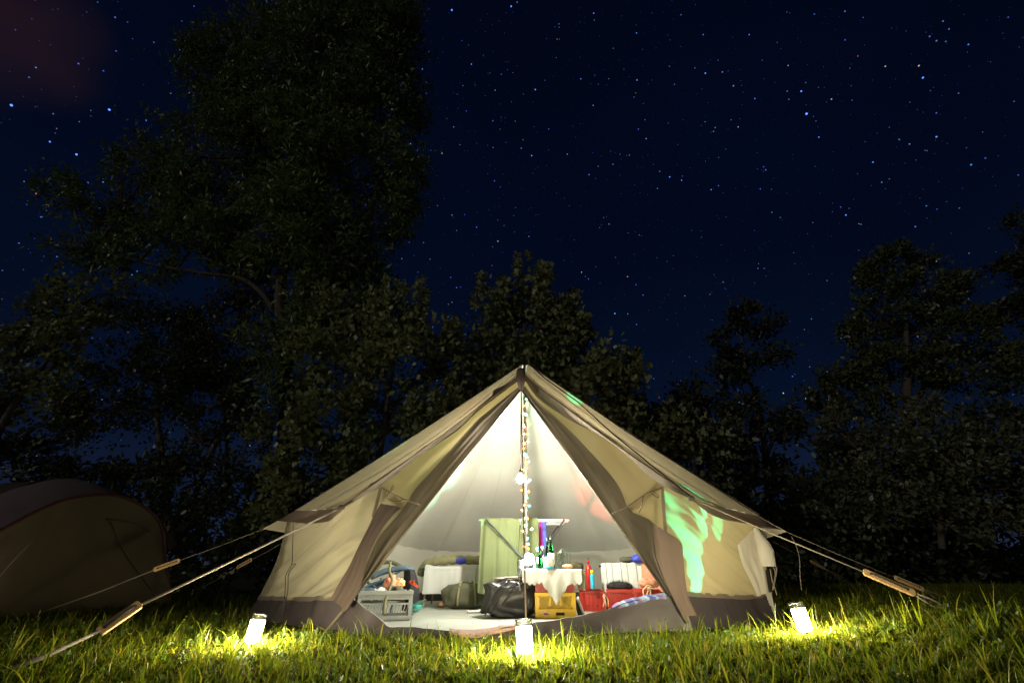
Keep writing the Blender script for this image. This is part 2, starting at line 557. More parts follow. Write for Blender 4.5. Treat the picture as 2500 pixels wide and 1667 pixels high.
# eave valance: dark doubled strip below the eave ring
def valance():
    low = []
    front_l = catmull([at(834, 1247, 4.42), at(800, 1272, 4.62), at(750, 1277, 5.1), at(700, 1273, 5.55), at(676, 1271, 5.72)], ring_n[0] + 1)
    front_r = catmull([at(1912, 1293, 5.38), at(1834, 1279, 5.1), at(1762, 1266, 4.8), at(1720, 1245, 4.6), at(1690, 1222, 4.47)], ring_n[-1] + 1)
    last = len(ring) - 1
    for i, (p, sag, kk) in enumerate(ring):
        if kk <= 1.0:
            low.append(front_l[min(i, ring_n[0])])
        elif kk >= len(ring_n) - 1:
            low.append(front_r[i - (last - ring_n[-1])])
        else:
            c = Vector((0.17, 5.76, 0)); rad = (Vector((p.x, p.y, 0)) - c).normalized()
            low.append(p + rad * 0.05 + Vector((0, 0, -0.11)))
    up = [p.copy() for p, _, _ in ring]
    nf = ring_n[0]
    for nm, a, b in (('valance', 0, nf + 1), ('valance', nf, last - ring_n[-1] + 1), ('valance', last - ring_n[-1], last + 1)):
        g = [up[a:b], [u.lerp(l, 0.5) for u, l in zip(up[a:b], low[a:b])], low[a:b]]
        g = fold(g, 0.010, 9, seed=a * 0.1)
        MB().grid(g).build(nm, M['canvas_dark'], tent, smooth=True)
valance()
# pulled-out eave corners where the guy ropes start
for side, pts in ((-1, [(724, 1246, 5.70), (664, 1278, 5.72), (640, 1291, 5.72)]), (1, [(1850, 1259, 5.36), (1905, 1292, 5.36), (1921, 1297, 5.36)])):
    tip = at(*pts[2]); a = at(*pts[0])
    c = at(pts[1][0] - side * 34, pts[1][1] + 22, pts[1][2] + 0.25)
    rows = [[a, tip], [a.lerp(c, 0.5) + V(0, 0.1, 0), tip.lerp(c, 0.45)], [a.lerp(c, 0.9) + V(0, 0.2, 0.02), c]]
    MB().grid(loft(rows, 8, 8)).face((0.17, 5.8, 0.0)).build('eave_corner', M['canvas_lit'], tent, smooth=True)

# front panels between the roof hem and the door poles
def front_panel(side):
    if side < 0:
        outer = [(1262, 924, 5.60), (1173, 988, 5.42), (1100, 1048, 5.24), (1024, 1098, 5.06), (922, 1190, 4.80)]
        pys = (944, 1010, 1080, 1150, 1275)
    else:
        outer = [(1284, 920, 5.60), (1315, 962, 5.46), (1386, 1010, 5.30), (1462, 1050, 5.14), (1520, 1090, 5.0), (1624, 1186, 4.86)]
        pys = (944, 990, 1050, 1110, 1170, 1275)
    o_ = [at(*q) for q in outer]; p_ = [on_pole(side, y, 0.035) for y in pys]
    g = loft([o_, p_], 34, 16, lin_v=True)
    g = fold(g, 0.02, 4, seed=4 + side, direction='v', env=lambda u, v: math.sin(math.pi * v))
    MB().grid(g).face((0.17, 6.2, 0.8)).build('front_panel', M['canvas_lit'], tent, smooth=True)
front_panel(-1); front_panel(1)

# side walls, their dark mud flaps, and the back wall
wl_top = [(702, 1266, 5.80), (760, 1262, 5.30), (835, 1228, 4.80), (890, 1195, 4.74), (926, 1180, 4.78)]
wl_mid = [(677, 1363, 5.85), (740, 1368, 5.32), (800, 1372, 4.90), (850, 1368, 4.76), (905, 1360, 4.74)]
wl_low = [(629, 1463, 5.92), (690, 1465, 5.45), (750, 1466, 5.05), (805, 1466, 4.80), (862, 1468, 4.66)]
wr_top = [(1618, 1176, 4.86), (1700, 1208, 4.74), (1770, 1240, 4.95), (1838, 1268, 5.25), (1850, 1272, 5.45)]
wr_mid = [(1635, 1360, 4.80), (1705, 1365, 4.82), (1770, 1372, 5.0), (1835, 1378, 5.28), (1862, 1375, 5.52)]
wr_low = [(1668, 1452, 4.74), (1715, 1456, 4.84), (1770, 1459, 5.02), (1830, 1461, 5.28), (1886, 1450, 5.55)]
def wall(rows, seed, d, side):
    rr = [[at(*q) for q in r] for r in rows]
    tie = on_pole(side, 1262, 0.05), on_pole(side, 1362, 0.05), on_pole(side, 1462, 0.05)
    for r, t in zip(rr, tie):
        (r.append(t) if side < 0 else r.insert(0, t))
    g = loft(rr, 70, 44)
    k_ = 1.7 if side < 0 else 1.0
    g = fold(g, 0.030 * k_, 7.5, seed=seed, direction=d, env=lambda u, v: (0.35 + 0.65 * v) * min(1, 5 * (u if side < 0 else 1 - u)))
    g = fold(g, 0.011 * k_, 19, seed=seed + 4, direction=d, env=lambda u, v: min(1, 5 * (u if side < 0 else 1 - u)))
    MB().grid(g).face((0.17, 6.2, 0.8)).build('wall', M['canvas'] if side < 0 else M['canvas_lit'], tent, smooth=True)
    SHELL.grid(g)
    low = g[-1]
    bot = []
    for i, p in enumerate(low):
        u = i / (len(low) - 1)
        q = p + Vector(((-0.10 if side < 0 else 0.06) * (1 - u if side < 0 else u), -0.07, 0))
        q.z = ground_z(q.x, q.y) - 0.02
        bot.append(q)
    g2 = fold(loft([low, [a.lerp(b, 0.5) + V(0, 0.012, 0) for a, b in zip(low, bot)], bot], 70, 10), 0.014, 9, seed=seed + 1, direction='u')
    for i, p in enumerate(g2[0]):
        p.y -= 0.004
    MB().grid(g2).build('mud_flap', M['mud_cloth'], tent, smooth=True)
    # doubled seam tape between wall and flap
    MB().grid([[p + V(0, -0.006, 0.035) for p in low], [p + V(0, -0.008, -0.004) for p in low]]).build('seam_tape', M['canvas_brown'], tent, smooth=True)
wall([wl_top, wl_mid, wl_low], 1.5, 'd', -1)
wall([wr_top, wr_mid, wr_low], 7.5, 'e', 1)
def back_wall():
    idx = [i for i, r in enumerate(ring) if 1.0 <= r[2] <= len(ring_n) - 1]
    top = [ring[i][0] + V(0, 0, 0.0) for i in idx]
    c = Vector((0.17, 5.76, 0))
    bot = []
    for p in top:
        rad = (Vector((p.x, p.y, 0)) - c).normalized()
        q = p - rad * 0.04; q.z = 0.0; bot.append(q)
    top = [p - (Vector((p.x, p.y, 0)) - c).normalized() * 0.035 + V(0, 0, 0.03) for p in top]
    rows = [top, [a.lerp(b, 0.4) for a, b in zip(top, bot)], [a.lerp(b, 0.8) for a, b in zip(top, bot)], bot]
    g = fold(loft(rows, 120, 14), 0.02, 22, seed=3, env=lambda u, v: min(1, 3 * v))
    MB().grid(g).build('back_wall', M['canvas_white'], tent, smooth=True)
    MB().grid([[p + (c - Vector((p.x, p.y, 0))).normalized() * 0.03 for p in r] for r in loft([[p + V(0, 0, 0.13) for p in bot], bot], 120, 3)]).build('mud_flap', M['mud_cloth'], tent, smooth=True)
M['brown_cord'] = solid('brown_cord', (0.14, 0.10, 0.06), 0.9)
M['canvas_white'] = fabric('canvas_white', (0.66, 0.63, 0.55), (0.62, 0.58, 0.46), 0.30, 0.05, 2.0)
back_wall()

# window in the right end wall: rolled-up cream cover, dark sheet for the shaded opening, hanging ties
rc = [at(1843, 1288, 5.20), at(1852, 1310, 5.22), at(1866, 1345, 5.24), at(1874, 1382, 5.26)]
g = []
for i, p in enumerate(catmull(rc, 16)):
    t = i / 15
    r = 0.012 + 0.085 * math.sin(math.pi * min(1, t * 0.62 + 0.02)) + 0.01 * mnoise.noise(Vector((t * 9, 0, 0)))
    g.append([p + Vector((math.cos(a) * r * (1 + 0.25 * mnoise.noise(Vector((a * 1.5, t * 3, 2)))), math.sin(a) * r * 0.8, 0)) for a in [2 * math.pi * k / 16 for k in range(16)]])
MB().grid(g, wrap=True).build('window_cover', M['canvas_white'], tent, smooth=True)
g = loft([[at(1838, 1292, 5.18), at(1846, 1350, 5.20), at(1862, 1400, 5.24), at(1868, 1448, 5.28)], [at(1800, 1330, 5.10), at(1815, 1380, 5.10), at(1835, 1420, 5.16), at(1850, 1456, 5.24)]], 24, 10)
MB().grid(fold(g, 0.025, 4, seed=12, direction='v')).build('window_drape', M['canvas_white'], tent, smooth=True)
for a, b, c_ in (((1886, 1380), (1893, 1400), (1886, 1440)), ((1880, 1388), (1885, 1415), (1897, 1452)), ((1889, 1378), (1896, 1390), (1890, 1425))):
    seam(catmull([at(*a, 5.24), at(*b, 5.22), at(*c_, 5.22)], 10), 0.006, 'window_tie', 'cord')
MB().grid(loft([[at(1869, 1390, 5.33), at(1873, 1420, 5.33), at(1878, 1446, 5.34)], [at(1885, 1385, 5.36), at(1888, 1415, 5.36), at(1889, 1442, 5.36)]], 8, 4)).build('opening_shade', M['hole_board_dark'] if 'hole_board_dark' in M else M['dark_cord'], tent, smooth=True)  # dark sheet: the shade inside the window is put into its colour

# door flaps, tied back to the sides
def strip(left, right, Y_l, nu=16, nv=60):
    return loft([left, right], nv, nu, lin_v=True)
flap_l = [(1264, 946), (1181, 1012), (1159, 1031), (1061, 1141), (1014, 1192), (996, 1222), (972, 1255), (925, 1312), (896, 1372), (872, 1437), (842, 1492)]
pole_l = [950, 1040, 1071, 1170, 1215, 1240, 1272, 1340, 1392, 1440, 1490]
L_ = [at(x, y, on_pole(-1, py).y - 0.03) for (x, y), py in zip(flap_l, pole_l)]
R_ = [on_pole(-1, y, -0.012) for y in pole_l]
g = fold(strip(L_, R_, 0), 0.030, 4.0, seed=2.2, direction='v', env=lambda u, v: min(1, 0.15 + u * 1.1) * (0.25 + math.sin(math.pi * min(1, v))))
MB().grid(g).build('door_flap', M['canvas_brown'], tent, smooth=True)
dk_l = [(930, 1228), (912, 1258), (894, 1297), (873, 1340), (853, 1380), (830, 1420), (807, 1462)]
dk_r = [(982, 1238), (962, 1254), (930, 1292), (905, 1340), (890, 1388), (876, 1440), (846, 1490)]
L_ = [at(x, y, 4.60 - 0.015 * i) for i, (x, y) in enumerate(dk_l)]
R_ = [at(x, y, 4.56 - 0.030 * i) for i, (x, y) in enumerate(dk_r)]
g = fold(strip(L_, R_, 0), 0.022, 4, seed=6.1, direction='v', extra=0.25)
MB().grid(g).build('door_flap', M['flap_lining'] if 'flap_lining' in M else M['canvas_dark'], tent, smooth=True)
flap_r = [(1281, 942), (1313, 980), (1363, 1024), (1435, 1096), (1506, 1180), (1534, 1242), (1562, 1258), (1597, 1280), (1599, 1344), (1612, 1388), (1632, 1436), (1668, 1500)]
pole_r = [950, 990, 1040, 1120, 1200, 1250, 1275, 1305, 1360, 1400, 1445, 1500]
L_ = [on_pole(1, y, -0.012) for y in pole_r]
R_ = [at(x, y, on_pole(1, py).y - 0.03) for (x, y), py in zip(flap_r, pole_r)]
g = fold(strip(L_, R_, 0), 0.036, 4.0, seed=8.2, direction='v', env=lambda u, v: min(1, 0.12 + u * 1.1) * (0.25 + math.sin(math.pi * min(1, v))))
MB().grid(g).build('door_flap', M['canvas_brown'], tent, smooth=True)
dk_l = [(1594, 1277), (1597, 1310), (1600, 1344), (1612, 1390), (1632, 1436), (1667, 1503)]
dk_r = [(1624, 1296), (1662, 1322), (1669, 1360), (1674, 1410), (1682, 1458), (1702, 1502)]
L_ = [at(x, y, 4.63 - 0.010 * i) for i, (x, y) in enumerate(dk_l)]
R_ = [at(x, y, 4.66 - 0.008 * i) for i, (x, y) in enumerate(dk_r)]
g = fold(strip(L_, R_, 0), 0.018, 3, seed=3.1, direction='v', extra=0.2)
MB().grid(g).build('door_flap', M['canvas_dark'], tent, smooth=True)

# door poles and centre pole
for base, side in ((PL_BASE, -1), (PR_BASE, 1)):
    b = base + (base - HUB).normalized() * 0.03
    MB().tube([HUB + V(0, 0.02, -0.01), HUB.lerp(b, 0.5), b], 0.0125, 10).build('door_pole', M['steel'], tent, smooth=True)
MB().tube([V(0.172, 5.76, 0.02), V(0.17, 5.76, APEX.z - 0.02)], 0.017, 12).build('centre_pole', M['steel'], tent, smooth=True)
MB().lathe([(0.02, 0.0), (0.05, 0.0), (0.05, 0.012), (0.022, 0.02)], (0.172, 5.76, 0.02), 14).build('pole_foot', M['dark_steel'], tent)
# pole pocket at the peak
top = at(1271, 902, 5.43); low = at(1272, 953, 5.38)
ax = (low - top)
MB().lathe([(0.0, 0.0), (0.048, 0.004), (0.058, 0.05), (0.056, 0.13), (0.050, 0.19), (0.030, ax.length - 0.03), (0.0, ax.length)], top, 14, axis=ax).build('pole_pocket', M['canvas_dark'], tent, smooth=True)
for s in (-1, 1):
    px = [(1262, 905), (1258, 925), (1230, 940), (1205, 952)] if s < 0 else [(1281, 905), (1286, 918), (1300, 932), (1316, 950)]
    px2 = [(1262, 930), (1250, 938), (1226, 953), (1200, 972)] if s < 0 else [(1280, 930), (1288, 934), (1300, 945), (1312, 962)]
    g = loft([[at(x, y, 5.43) for x, y in px], [at(x, y, 5.40) for x, y in px2]], 14, 5)
    MB().grid(fold(g, 0.006, 5, seed=s)).build('pocket_wing', M['canvas_dark'], tent, smooth=True)
# cord from the pocket down to the lawn
seam([at(1272, 948, 5.40), at(1276, 1150, 5.0), at(1280, 1350, 4.55), at(1284, 1512, 4.02)], 0.0065, 'hanging_cord', 'brown_cord')

# eave straps, tie cords with their bows
for side in (-1, 1):
    if side < 0:
        pts = [(929, 1190, 4.72), (921, 1225, 4.70), (911, 1262, 4.68)]
        tie = [(932, 1190, 4.66), (965, 1208, 4.60), (996, 1222, 4.62), (1024, 1232, 4.66)]
        bow = [(952, 1201, 4.62), (957, 1188, 4.60), (960, 1184, 4.60), (960, 1192, 4.60), (950, 1203, 4.60), (946, 1215, 4.59), (956, 1223, 4.59), (972, 1225, 4.59), (984, 1219, 4.60), (996, 1221, 4.61)]
    else:
        pts = [(1617, 1187, 4.80), (1620, 1240, 4.76), (1625, 1298, 4.74)]
        tie = [(1616, 1190, 4.74), (1578, 1205, 4.68), (1532, 1236, 4.64), (1494, 1254, 4.68)]
        bow = [(1578, 1206, 4.67), (1592, 1200, 4.66), (1606, 1208, 4.66), (1608, 1214, 4.66), (1600, 1212, 4.66), (1588, 1202, 4.66), (1575, 1206, 4.66), (1568, 1222, 4.65), (1566, 1238, 4.65), (1559, 1251, 4.66)]
    P = [at(*q) for q in pts]
    MB().grid(loft([[p + V(-0.017, 0, 0) for p in P], [p + V(0.017, 0, 0) for p in P]], 10, 3)).build('strap', M['canvas_brown'], tent, smooth=True)
    seam(catmull([at(*q) for q in tie], 14), 0.0065, 'tie_cord', 'brown_cord')
    seam(catmull([at(*q) for q in bow], 40), 0.0065, 'tie_bow', 'brown_cord')
for q in ((834, 1238, 4.40), (1688, 1216, 4.45)):
    MB().blob(at(*q), (0.03, 0.025, 0.022), nz=0.4, seed=q[0]).build('rope_knot', M['dark_cord'], tent, smooth=True)
# loose pull cords on the left wall
for pts in (((716, 1275), (714, 1340), (712, 1378), (698, 1402), (696, 1440), (690, 1500)), ((712, 1378), (722, 1376), (705, 1400), (702, 1445), (688, 1505))):
    seam(catmull([at(x, y, 5.28 - 0.0002 * (y - 1275)) for x, y in pts], 24), 0.004, 'pull_cord', 'dark_cord')

# groundsheet: floor, raised sill across the door, outer face of the sill
sill_px = [(846, 1470, 4.52), (865, 1465, 4.48), (890, 1484, 4.40), (918, 1501, 4.34), (950, 1530, 4.16), (986, 1529, 4.12), (1078, 1537, 4.03), (1156, 1547, 3.95), (1250, 1528, 4.03), (1380, 1509, 4.28), (1446, 1496, 4.42), (1493, 1484, 4.50), (1548, 1465, 4.56), (1625, 1455, 4.62), (1668, 1458, 4.64)]
sill = catmull([at(*q) for q in sill_px], 90)
c = Vector((0.17, 5.9, 0.02))
inner, outer = [], []
for i, p in enumerate(sill):
    q = p.lerp(Vector((c.x, c.y, p.z)), 0.10); q.z = 0.025; inner.append(q)
    d = (Vector((p.x, p.y, 0)) - Vector((c.x, c.y, 0))).normalized()
    o_ = p + d * 0.05; o_.z = ground_z(o_.x, o_.y) - 0.03; outer.append(o_)
rows = [inner, [a.lerp(b, 0.55) + V(0, 0, -0.01) for a, b in zip(inner, sill)], [p + V(0, 0.006, 0.006) for p in sill], sill]
g = fold(loft(rows, 90, 10), 0.008, 24, seed=5)
MB().grid(g).build('sill_lining', M['sheet_floor'], tent, smooth=True)
g2 = fold(loft([g[-1], [a.lerp(b, 0.5) for a, b in zip(g[-1], outer)], outer], 90, 9), 0.016, 12, seed=6, env=lambda u, v: v)
for i in range(90): g2[0][i] = g[-1][i] + V(0, -0.002, 0.001)
MB().grid(g2).build('sill', M['mud_cloth'], tent, smooth=True)
# floor sheet as concentric rings so that it can ripple; it ends along the sill in front and along the wall behind
edge = [(p.x, p.y) for p in inner] + [(0.17 + 2.62 * math.cos(a_), 5.90 + 2.75 * math.sin(a_)) for a_ in [math.pi * k / 40 for k in range(41)]]
def reach(a_):
    dx, dy, best = math.cos(a_), math.sin(a_), 3.0
    for (x1, y1), (x2, y2) in zip(edge, edge[1:] + edge[:1]):
        ex, ey = x2 - x1, y2 - y1
        den = dx * ey - dy * ex
        if abs(den) < 1e-9: continue
        t_ = ((x1 - 0.17) * ey - (y1 - 5.90) * ex) / den
        u_ = ((x1 - 0.17) * dy - (y1 - 5.90) * dx) / den
        if t_ > 0.1 and -0.001 <= u_ <= 1.001: best = min(best, t_)
    return best
g = []
for j in range(16):
    row = []
    for i in range(96):
        a_ = 2 * math.pi * i / 96
        r_ = reach(a_) * j / 15
        x, y = 0.17 + r_ * math.cos(a_), 5.90 + r_ * math.sin(a_)
        row.append(V(x, y, 0.022 + 0.008 * mnoise.noise(Vector((x * 1.7, y * 2.3, 0)))))
    g.append(row)
MB().grid(g, wrap=True).build('groundsheet', M['sheet_floor'], tent, smooth=True)
# ------------------------------------------------------------------ guy ropes with wooden sliders
def guy(label, a, s0, s1, peg, r=0.0055, w=0.042, th=0.014, kink=None):
    t = thing('guy_rope', label, 'rope', peg, 'guy ropes of the bell tent')
    d = (s1 - s0).normalized()
    m = MB().tube([a, a.lerp(s0, 0.5) + V(0, 0, -0.008), s0 + d * 0.03], r, 7)
    side = Vector((0.25, -1, 0.35)); side = (side - d * side.dot(d)).normalized()
    m.build('cord', M['cord'], t, smooth=True)
    e0 = s1 - d * 0.03
    for k in (-1, 1):
        o = d.cross(side) * 0.012 * k
        MB().tube([e0 + o * 0.3, e0.lerp(peg, 0.5) + o + V(0, 0, -0.015 * (k + 1)), peg], r, 7).build('cord_loop', M['cord'], t, smooth=True)
    # the slider: a flat wooden bar, bevelled ends, two dark discs for the shade in its drilled holes
    n = d.cross(side)
    sl = MB()
    L = (s1 - s0).length
    prof = [(0, 0.30), (0.04, 0.5), (0.96, 0.5), (1, 0.30)]
    vs = []
    for u, h in prof:
        for k1, k2 in ((-1, -1), (1, -1), (1, 1), (-1, 1)):
            vs.append(s0 + d * (L * u) + n * (w * h * k1) + side * (th * 0.5 * k2))
    fs = [(0, 1, 2, 3), (12, 15, 14, 13)]
    for j in range(3):
        for k in range(4):
            k2 = (k + 1) % 4
            fs.append((j * 4 + k, (j + 1) * 4 + k, (j + 1) * 4 + k2, j * 4 + k2))
    sl = MB().add(vs, fs).build('wooden_slider', M['wood'], t, bevel=0.003)
    for u in (0.14, 0.84):
        MB().lathe([(0.0, -0.001), (0.009, 0.0), (0.009, 0.003), (0.0, 0.0031)], s0 + d * (L * u) + side * (th * 0.5), 10, axis=side).build('drilled_hole', M['hole_board_dark'], sl)  # dark disc stands for the shade in the drilled hole
    MB().tube([s0 + d * (L * 0.14) + side * (th * 0.5 + 0.003), s0 + d * (L * 0.5) + side * (th * 0.5 + 0.004), s0 + d * (L * 0.84) + side * (th * 0.5 + 0.003)], r * 0.8, 6).build('threaded_cord', M['dark_cord'], sl, smooth=True)
    MB().tube([peg + V(0, 0, -0.06), peg + V(0, 0, 0.03)], 0.006, 8).build('peg', M['steel'], t)
    return t
def on_line(A, B, t):
    return A.lerp(B, t)
def guy_px(label, a, s0, s1, pegpx, Ya, Yp, drop=0.0, **k):
    A, B = at(*a, Ya), at(*pegpx, Yp)
    B.z = max(B.z, ground_z(B.x, B.y) + 0.01)
    def at_x(px):            # point of the straight rope seen in that image column
        lo, hi = 0.0, 1.0
        q = None
        for i in range(201):
            p = A.lerp(B, i / 200)
            f = p.y * CP + (p.z - CAM_H) * SP
            e = abs(1250 + p.x / f * FPX - px)
            if q is None or e < q[0]: q = (e, p)
        return q[1]
    p0, p1 = at_x(s0), at_x(s1)
    if drop: p1 = p1 + V(0, 0, -drop)
    return guy(label, A, p0, p1, B, **k)
guy_px('thick guy rope with pale wooden slider nearest the camera, left of the tent', (834, 1238), 345, 246, (-30, 1652), 4.42, 2.62, drop=0.05, r=0.008, w=0.055, th=0.022)
guy_px('thin guy rope with dim wooden slider in front of the dome tent', (642, 1291), 440, 376, (95, 1496), 5.72, 5.0, r=0.004, w=0.05)
guy_px('thin guy rope with small dark slider just left of the tent wall', (694, 1322), 616, 578, (470, 1444), 6.6, 7.2, r=0.004, w=0.05)
guy_px('guy rope with bright wooden slider on the right of the tent', (1688, 1216), 2108, 2234, (2318, 1484), 4.46, 4.0, r=0.006, w=0.058, th=0.02)
guy_px('guy rope with dim slider behind the bright one on the right', (1918, 1297), 2182, 2256, (2330, 1470), 5.36, 5.3, r=0.004, w=0.05)
guy_px('faint guy rope with small slider in the dark behind the right lantern', (1885, 1320), 1978, 2014, (2100, 1432), 6.9, 7.6, r=0.003, w=0.04)
lc = MB().tube(catmull([at(1932, 1308, 5.33), at(1945, 1335, 5.33), at(1952, 1365, 5.33), at(1953, 1400, 5.33), at(1957, 1440, 5.33)], 20), 0.0045, 6).build('loose_cord', M['cord'], smooth=True)
tag(lc, 'loose cord dangling from the right guy rope behind the lantern', 'cord')

# ------------------------------------------------------------------ lanterns on the lawn
M['lamp_glow'] = glowing('lamp_glow', (1.0, 0.86, 0.56), 760.0)
M['clear'] = glassy('clear', (0.96, 0.95, 0.92), 0.72)
M['panel'] = solid('panel', (0.03, 0.03, 0.035), 0.3)
def lantern(label, px, py, Y, lean, r=0.048, h=0.128):
    b = at(px, py, Y); b.z = ground_z(b.x, b.y) + 0.035
    t = thing('garden_lantern', label, 'lantern', b, 'solar lanterns on the lawn')
    ax = Vector((math.sin(lean), 0.03, math.cos(lean))).normalized()
    MB().lathe([(0.0, -0.14), (0.008, -0.03), (0.018, -0.012), (0.03, 0.0)], b, 10, axis=ax).build('ground_spike', M['dark_steel'], t)
    MB().lathe([(r * 0.6, 0.0), (r * 0.90, 0.008), (r * 0.92, h * 0.5), (r * 0.92, h), (r * 0.5, h + 0.003)], b + ax * 0.002, 16, axis=ax).build('light_jar', M['lamp_glow'], t, smooth=False)
    MB().lathe([(r, h + 0.006), (r, h + 0.040), (r * 0.96, h + 0.040), (r * 0.96, h + 0.006)], b, 24, axis=ax).build('clear_collar', M['clear'], t, smooth=True)
    MB().lathe([(0.0, h + 0.036), (r * 0.55, h + 0.036), (r * 0.58, h + 0.039), (r * 0.55, h + 0.042), (0.0, h + 0.043)], b, 24, axis=ax).build('solar_cap', M['panel'], t)
    return t
lantern('glowing lantern on the lawn beside the left tent wall', 612, 1575, 3.62, 0.10)
lantern('glowing lantern on the lawn in front of the open tent door', 1283, 1610, 3.08, -0.06)
lantern('glowing lantern on the lawn under the right guy ropes', 1965, 1528, 3.62, -0.13)

# ------------------------------------------------------------------ light inside the tent
M['bulb'] = glowing('bulb', (1.0, 0.93, 0.80), 3400.0)
hb = at(1271, 1166, 5.21)
t = thing('hanging_bulb', 'white-hot round bulb hanging beside the tent pole', 'light bulb', hb)
MB().lathe([(0.0, -0.056), (0.020, -0.052), (0.036, -0.038), (0.042, -0.015), (0.038, 0.008), (0.024, 0.026), (0.0, 0.028)], hb, 12).build('bulb', M['bulb'], t, smooth=True)
MB().lathe([(0.0, 0.030), (0.020, 0.030), (0.022, 0.034), (0.020, 0.062), (0.016, 0.085), (0.006, 0.095)], hb, 14).build('bulb_socket', M['panel'], t, smooth=True)
MB().tube([hb + V(0, 0, 0.09), hb.lerp(HUB, 0.5) + V(0, 0, -0.01), HUB + V(0, 0.01, -0.02)], 0.004, 6).build('flex', M['dark_cord'], t, smooth=True)

# string of fairy lights wound down the pole
t = thing('fairy_lights', 'string of coloured fairy lights wound down the tent pole', 'fairy lights', (0.17, 5.76, 1.0))
z0, z1 = at(1285, 958, 5.72).z, at(1288, 1345, 5.72).z
pts = []
for i in range(160):
    k = i / 159; a = k * 2 * math.pi * 13
    pts.append(V(0.17 + 0.024 * math.cos(a), 5.76 + 0.024 * math.sin(a), z0 + (z1 - z0) * k))
MB().tube(pts, 0.0025, 5).build('wire', M['dark_cord'], t, smooth=True)
fcol = {'w': glowing('fairy_warm', (1.0, 0.50, 0.16), 15.0), 'o': glowing('fairy_orange', (1.0, 0.22, 0.04), 10.0),
        'g': glowing('fairy_green', (0.12, 1.0, 0.55), 9.0), 'c': glowing('fairy_cold', (0.75, 1.0, 0.90), 14.0), 'r': glowing('fairy_red', (1.0, 0.06, 0.02), 8.0)}
flist = [(1283, 962, 'w'), (1284, 985, 'w'), (1281, 990, 'o'), (1287, 992, 'w'), (1279, 1012, 'g'), (1287, 1012, 'c'), (1278, 1036, 'w'), (1291, 1037, 'o'), (1285, 1046, 'r'), (1279, 1058, 'c'), (1284, 1060, 'o'), (1283, 1084, 'w'),
         (1284, 1110, 'g'), (1283, 1114, 'c'), (1279, 1147, 'w'), (1286, 1146, 'o'), (1290, 1171, 'w'), (1278, 1195, 'o'), (1290, 1202, 'o'), (1289, 1236, 'g'), (1283, 1264, 'w'), (1279, 1232, 'w'), (1295, 1293, 'c'), (1292, 1328, 'w'), (1289, 1336, 'o')]
flist += [(1282 + 5 * math.sin(i * 2.3), 975 + i * 17, 'gowogrwocw'[i % 10]) for i in range(22)]
for i, (x, y, k) in enumerate(flist):
    p = at(x, y, 5.70)
    ax = V(math.sin(i * 2.1), -0.6, 0.5 * math.cos(i * 1.7))
    MB().lathe([(0.0, 0.0), (0.009, 0.005), (0.0125, 0.018), (0.007, 0.034), (0.0, 0.038)], p, 7, axis=ax).build('fairy_bulb', fcol[k], t, smooth=True)

# ------------------------------------------------------------------ neighbouring dome tent
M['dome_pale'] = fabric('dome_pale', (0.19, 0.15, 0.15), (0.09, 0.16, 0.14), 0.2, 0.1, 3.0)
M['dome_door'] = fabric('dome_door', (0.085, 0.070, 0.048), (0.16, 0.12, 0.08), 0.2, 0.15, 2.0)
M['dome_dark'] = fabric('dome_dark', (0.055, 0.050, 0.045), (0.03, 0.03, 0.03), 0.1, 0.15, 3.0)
M['maroon'] = solid('maroon', (0.035, 0.005, 0.007), 0.7)
arch = [at(-210, 1500, 4.3), at(-120, 1370, 4.45), at(0, 1292, 4.85), at(146, 1222, 5.7), at(251, 1207, 6.35), at(314, 1219, 6.75), at(370, 1253, 7.15), at(395, 1296, 7.4), at(402, 1364, 7.6), at(415, 1458, 7.75)]
dome = thing('dome_tent', 'low dim dome tent with dark red piping beside the bell tent', 'tent', (-5.6, 6.2, 0))
A = catmull(arch, 60)
MB().tube([p + V(0.02, 0, 0) for p in A], 0.018, 8).build('piping', M['maroon'], dome, smooth=True)
fl_ = [V(p.x + 0.12 * min(1, p.z), p.y, ground_z(p.x, p.y) - 0.01) for p in A]
fr = [[a.lerp(b, k) + V(0.03 * math.sin(math.pi * k), 0, 0) for a, b in zip(A, fl_)] for k in (0, 0.33, 0.66, 1)]
g = fold(loft(fr, 60, 24), 0.03, 6, seed=9, direction='d')
MB().grid(g).build('door_panel', M['dome_door'], dome, smooth=True)
MB().tube(catmull([at(262, 1268, 6.42), at(330, 1278, 6.9), at(368, 1298, 7.2)], 20), 0.008, 6).build('zip', M['dark_cord'], dome, smooth=True)
MB().tube(catmull([at(272, 1270, 6.45), at(300, 1340, 6.75), at(370, 1440, 7.35)], 20), 0.006, 6).build('zip', M['dark_cord'], dome, smooth=True)
off = V(-2.2, 0.7, 0.18)
B = [p + V(-1.1, 0.55, 0.22 * max(0, p.z)) for p in A]
C_ = [p + V(-2.6, 1.0, 0.16 * max(0, p.z)) for p in A]
D_ = [p + V(-4.0, 1.2, -0.35 * max(0, p.z)) for p in A]
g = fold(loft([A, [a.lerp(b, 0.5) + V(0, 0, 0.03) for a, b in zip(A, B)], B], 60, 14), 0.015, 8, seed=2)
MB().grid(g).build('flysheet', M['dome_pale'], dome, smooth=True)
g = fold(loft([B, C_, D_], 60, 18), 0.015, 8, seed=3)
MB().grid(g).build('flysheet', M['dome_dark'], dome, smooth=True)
MB().tube([at(78, 1320, 4.9), at(20, 1382, 4.6), at(-30, 1440, 4.4)], 0.005, 6).build('guy_cord', M['cord'], dome, smooth=True)
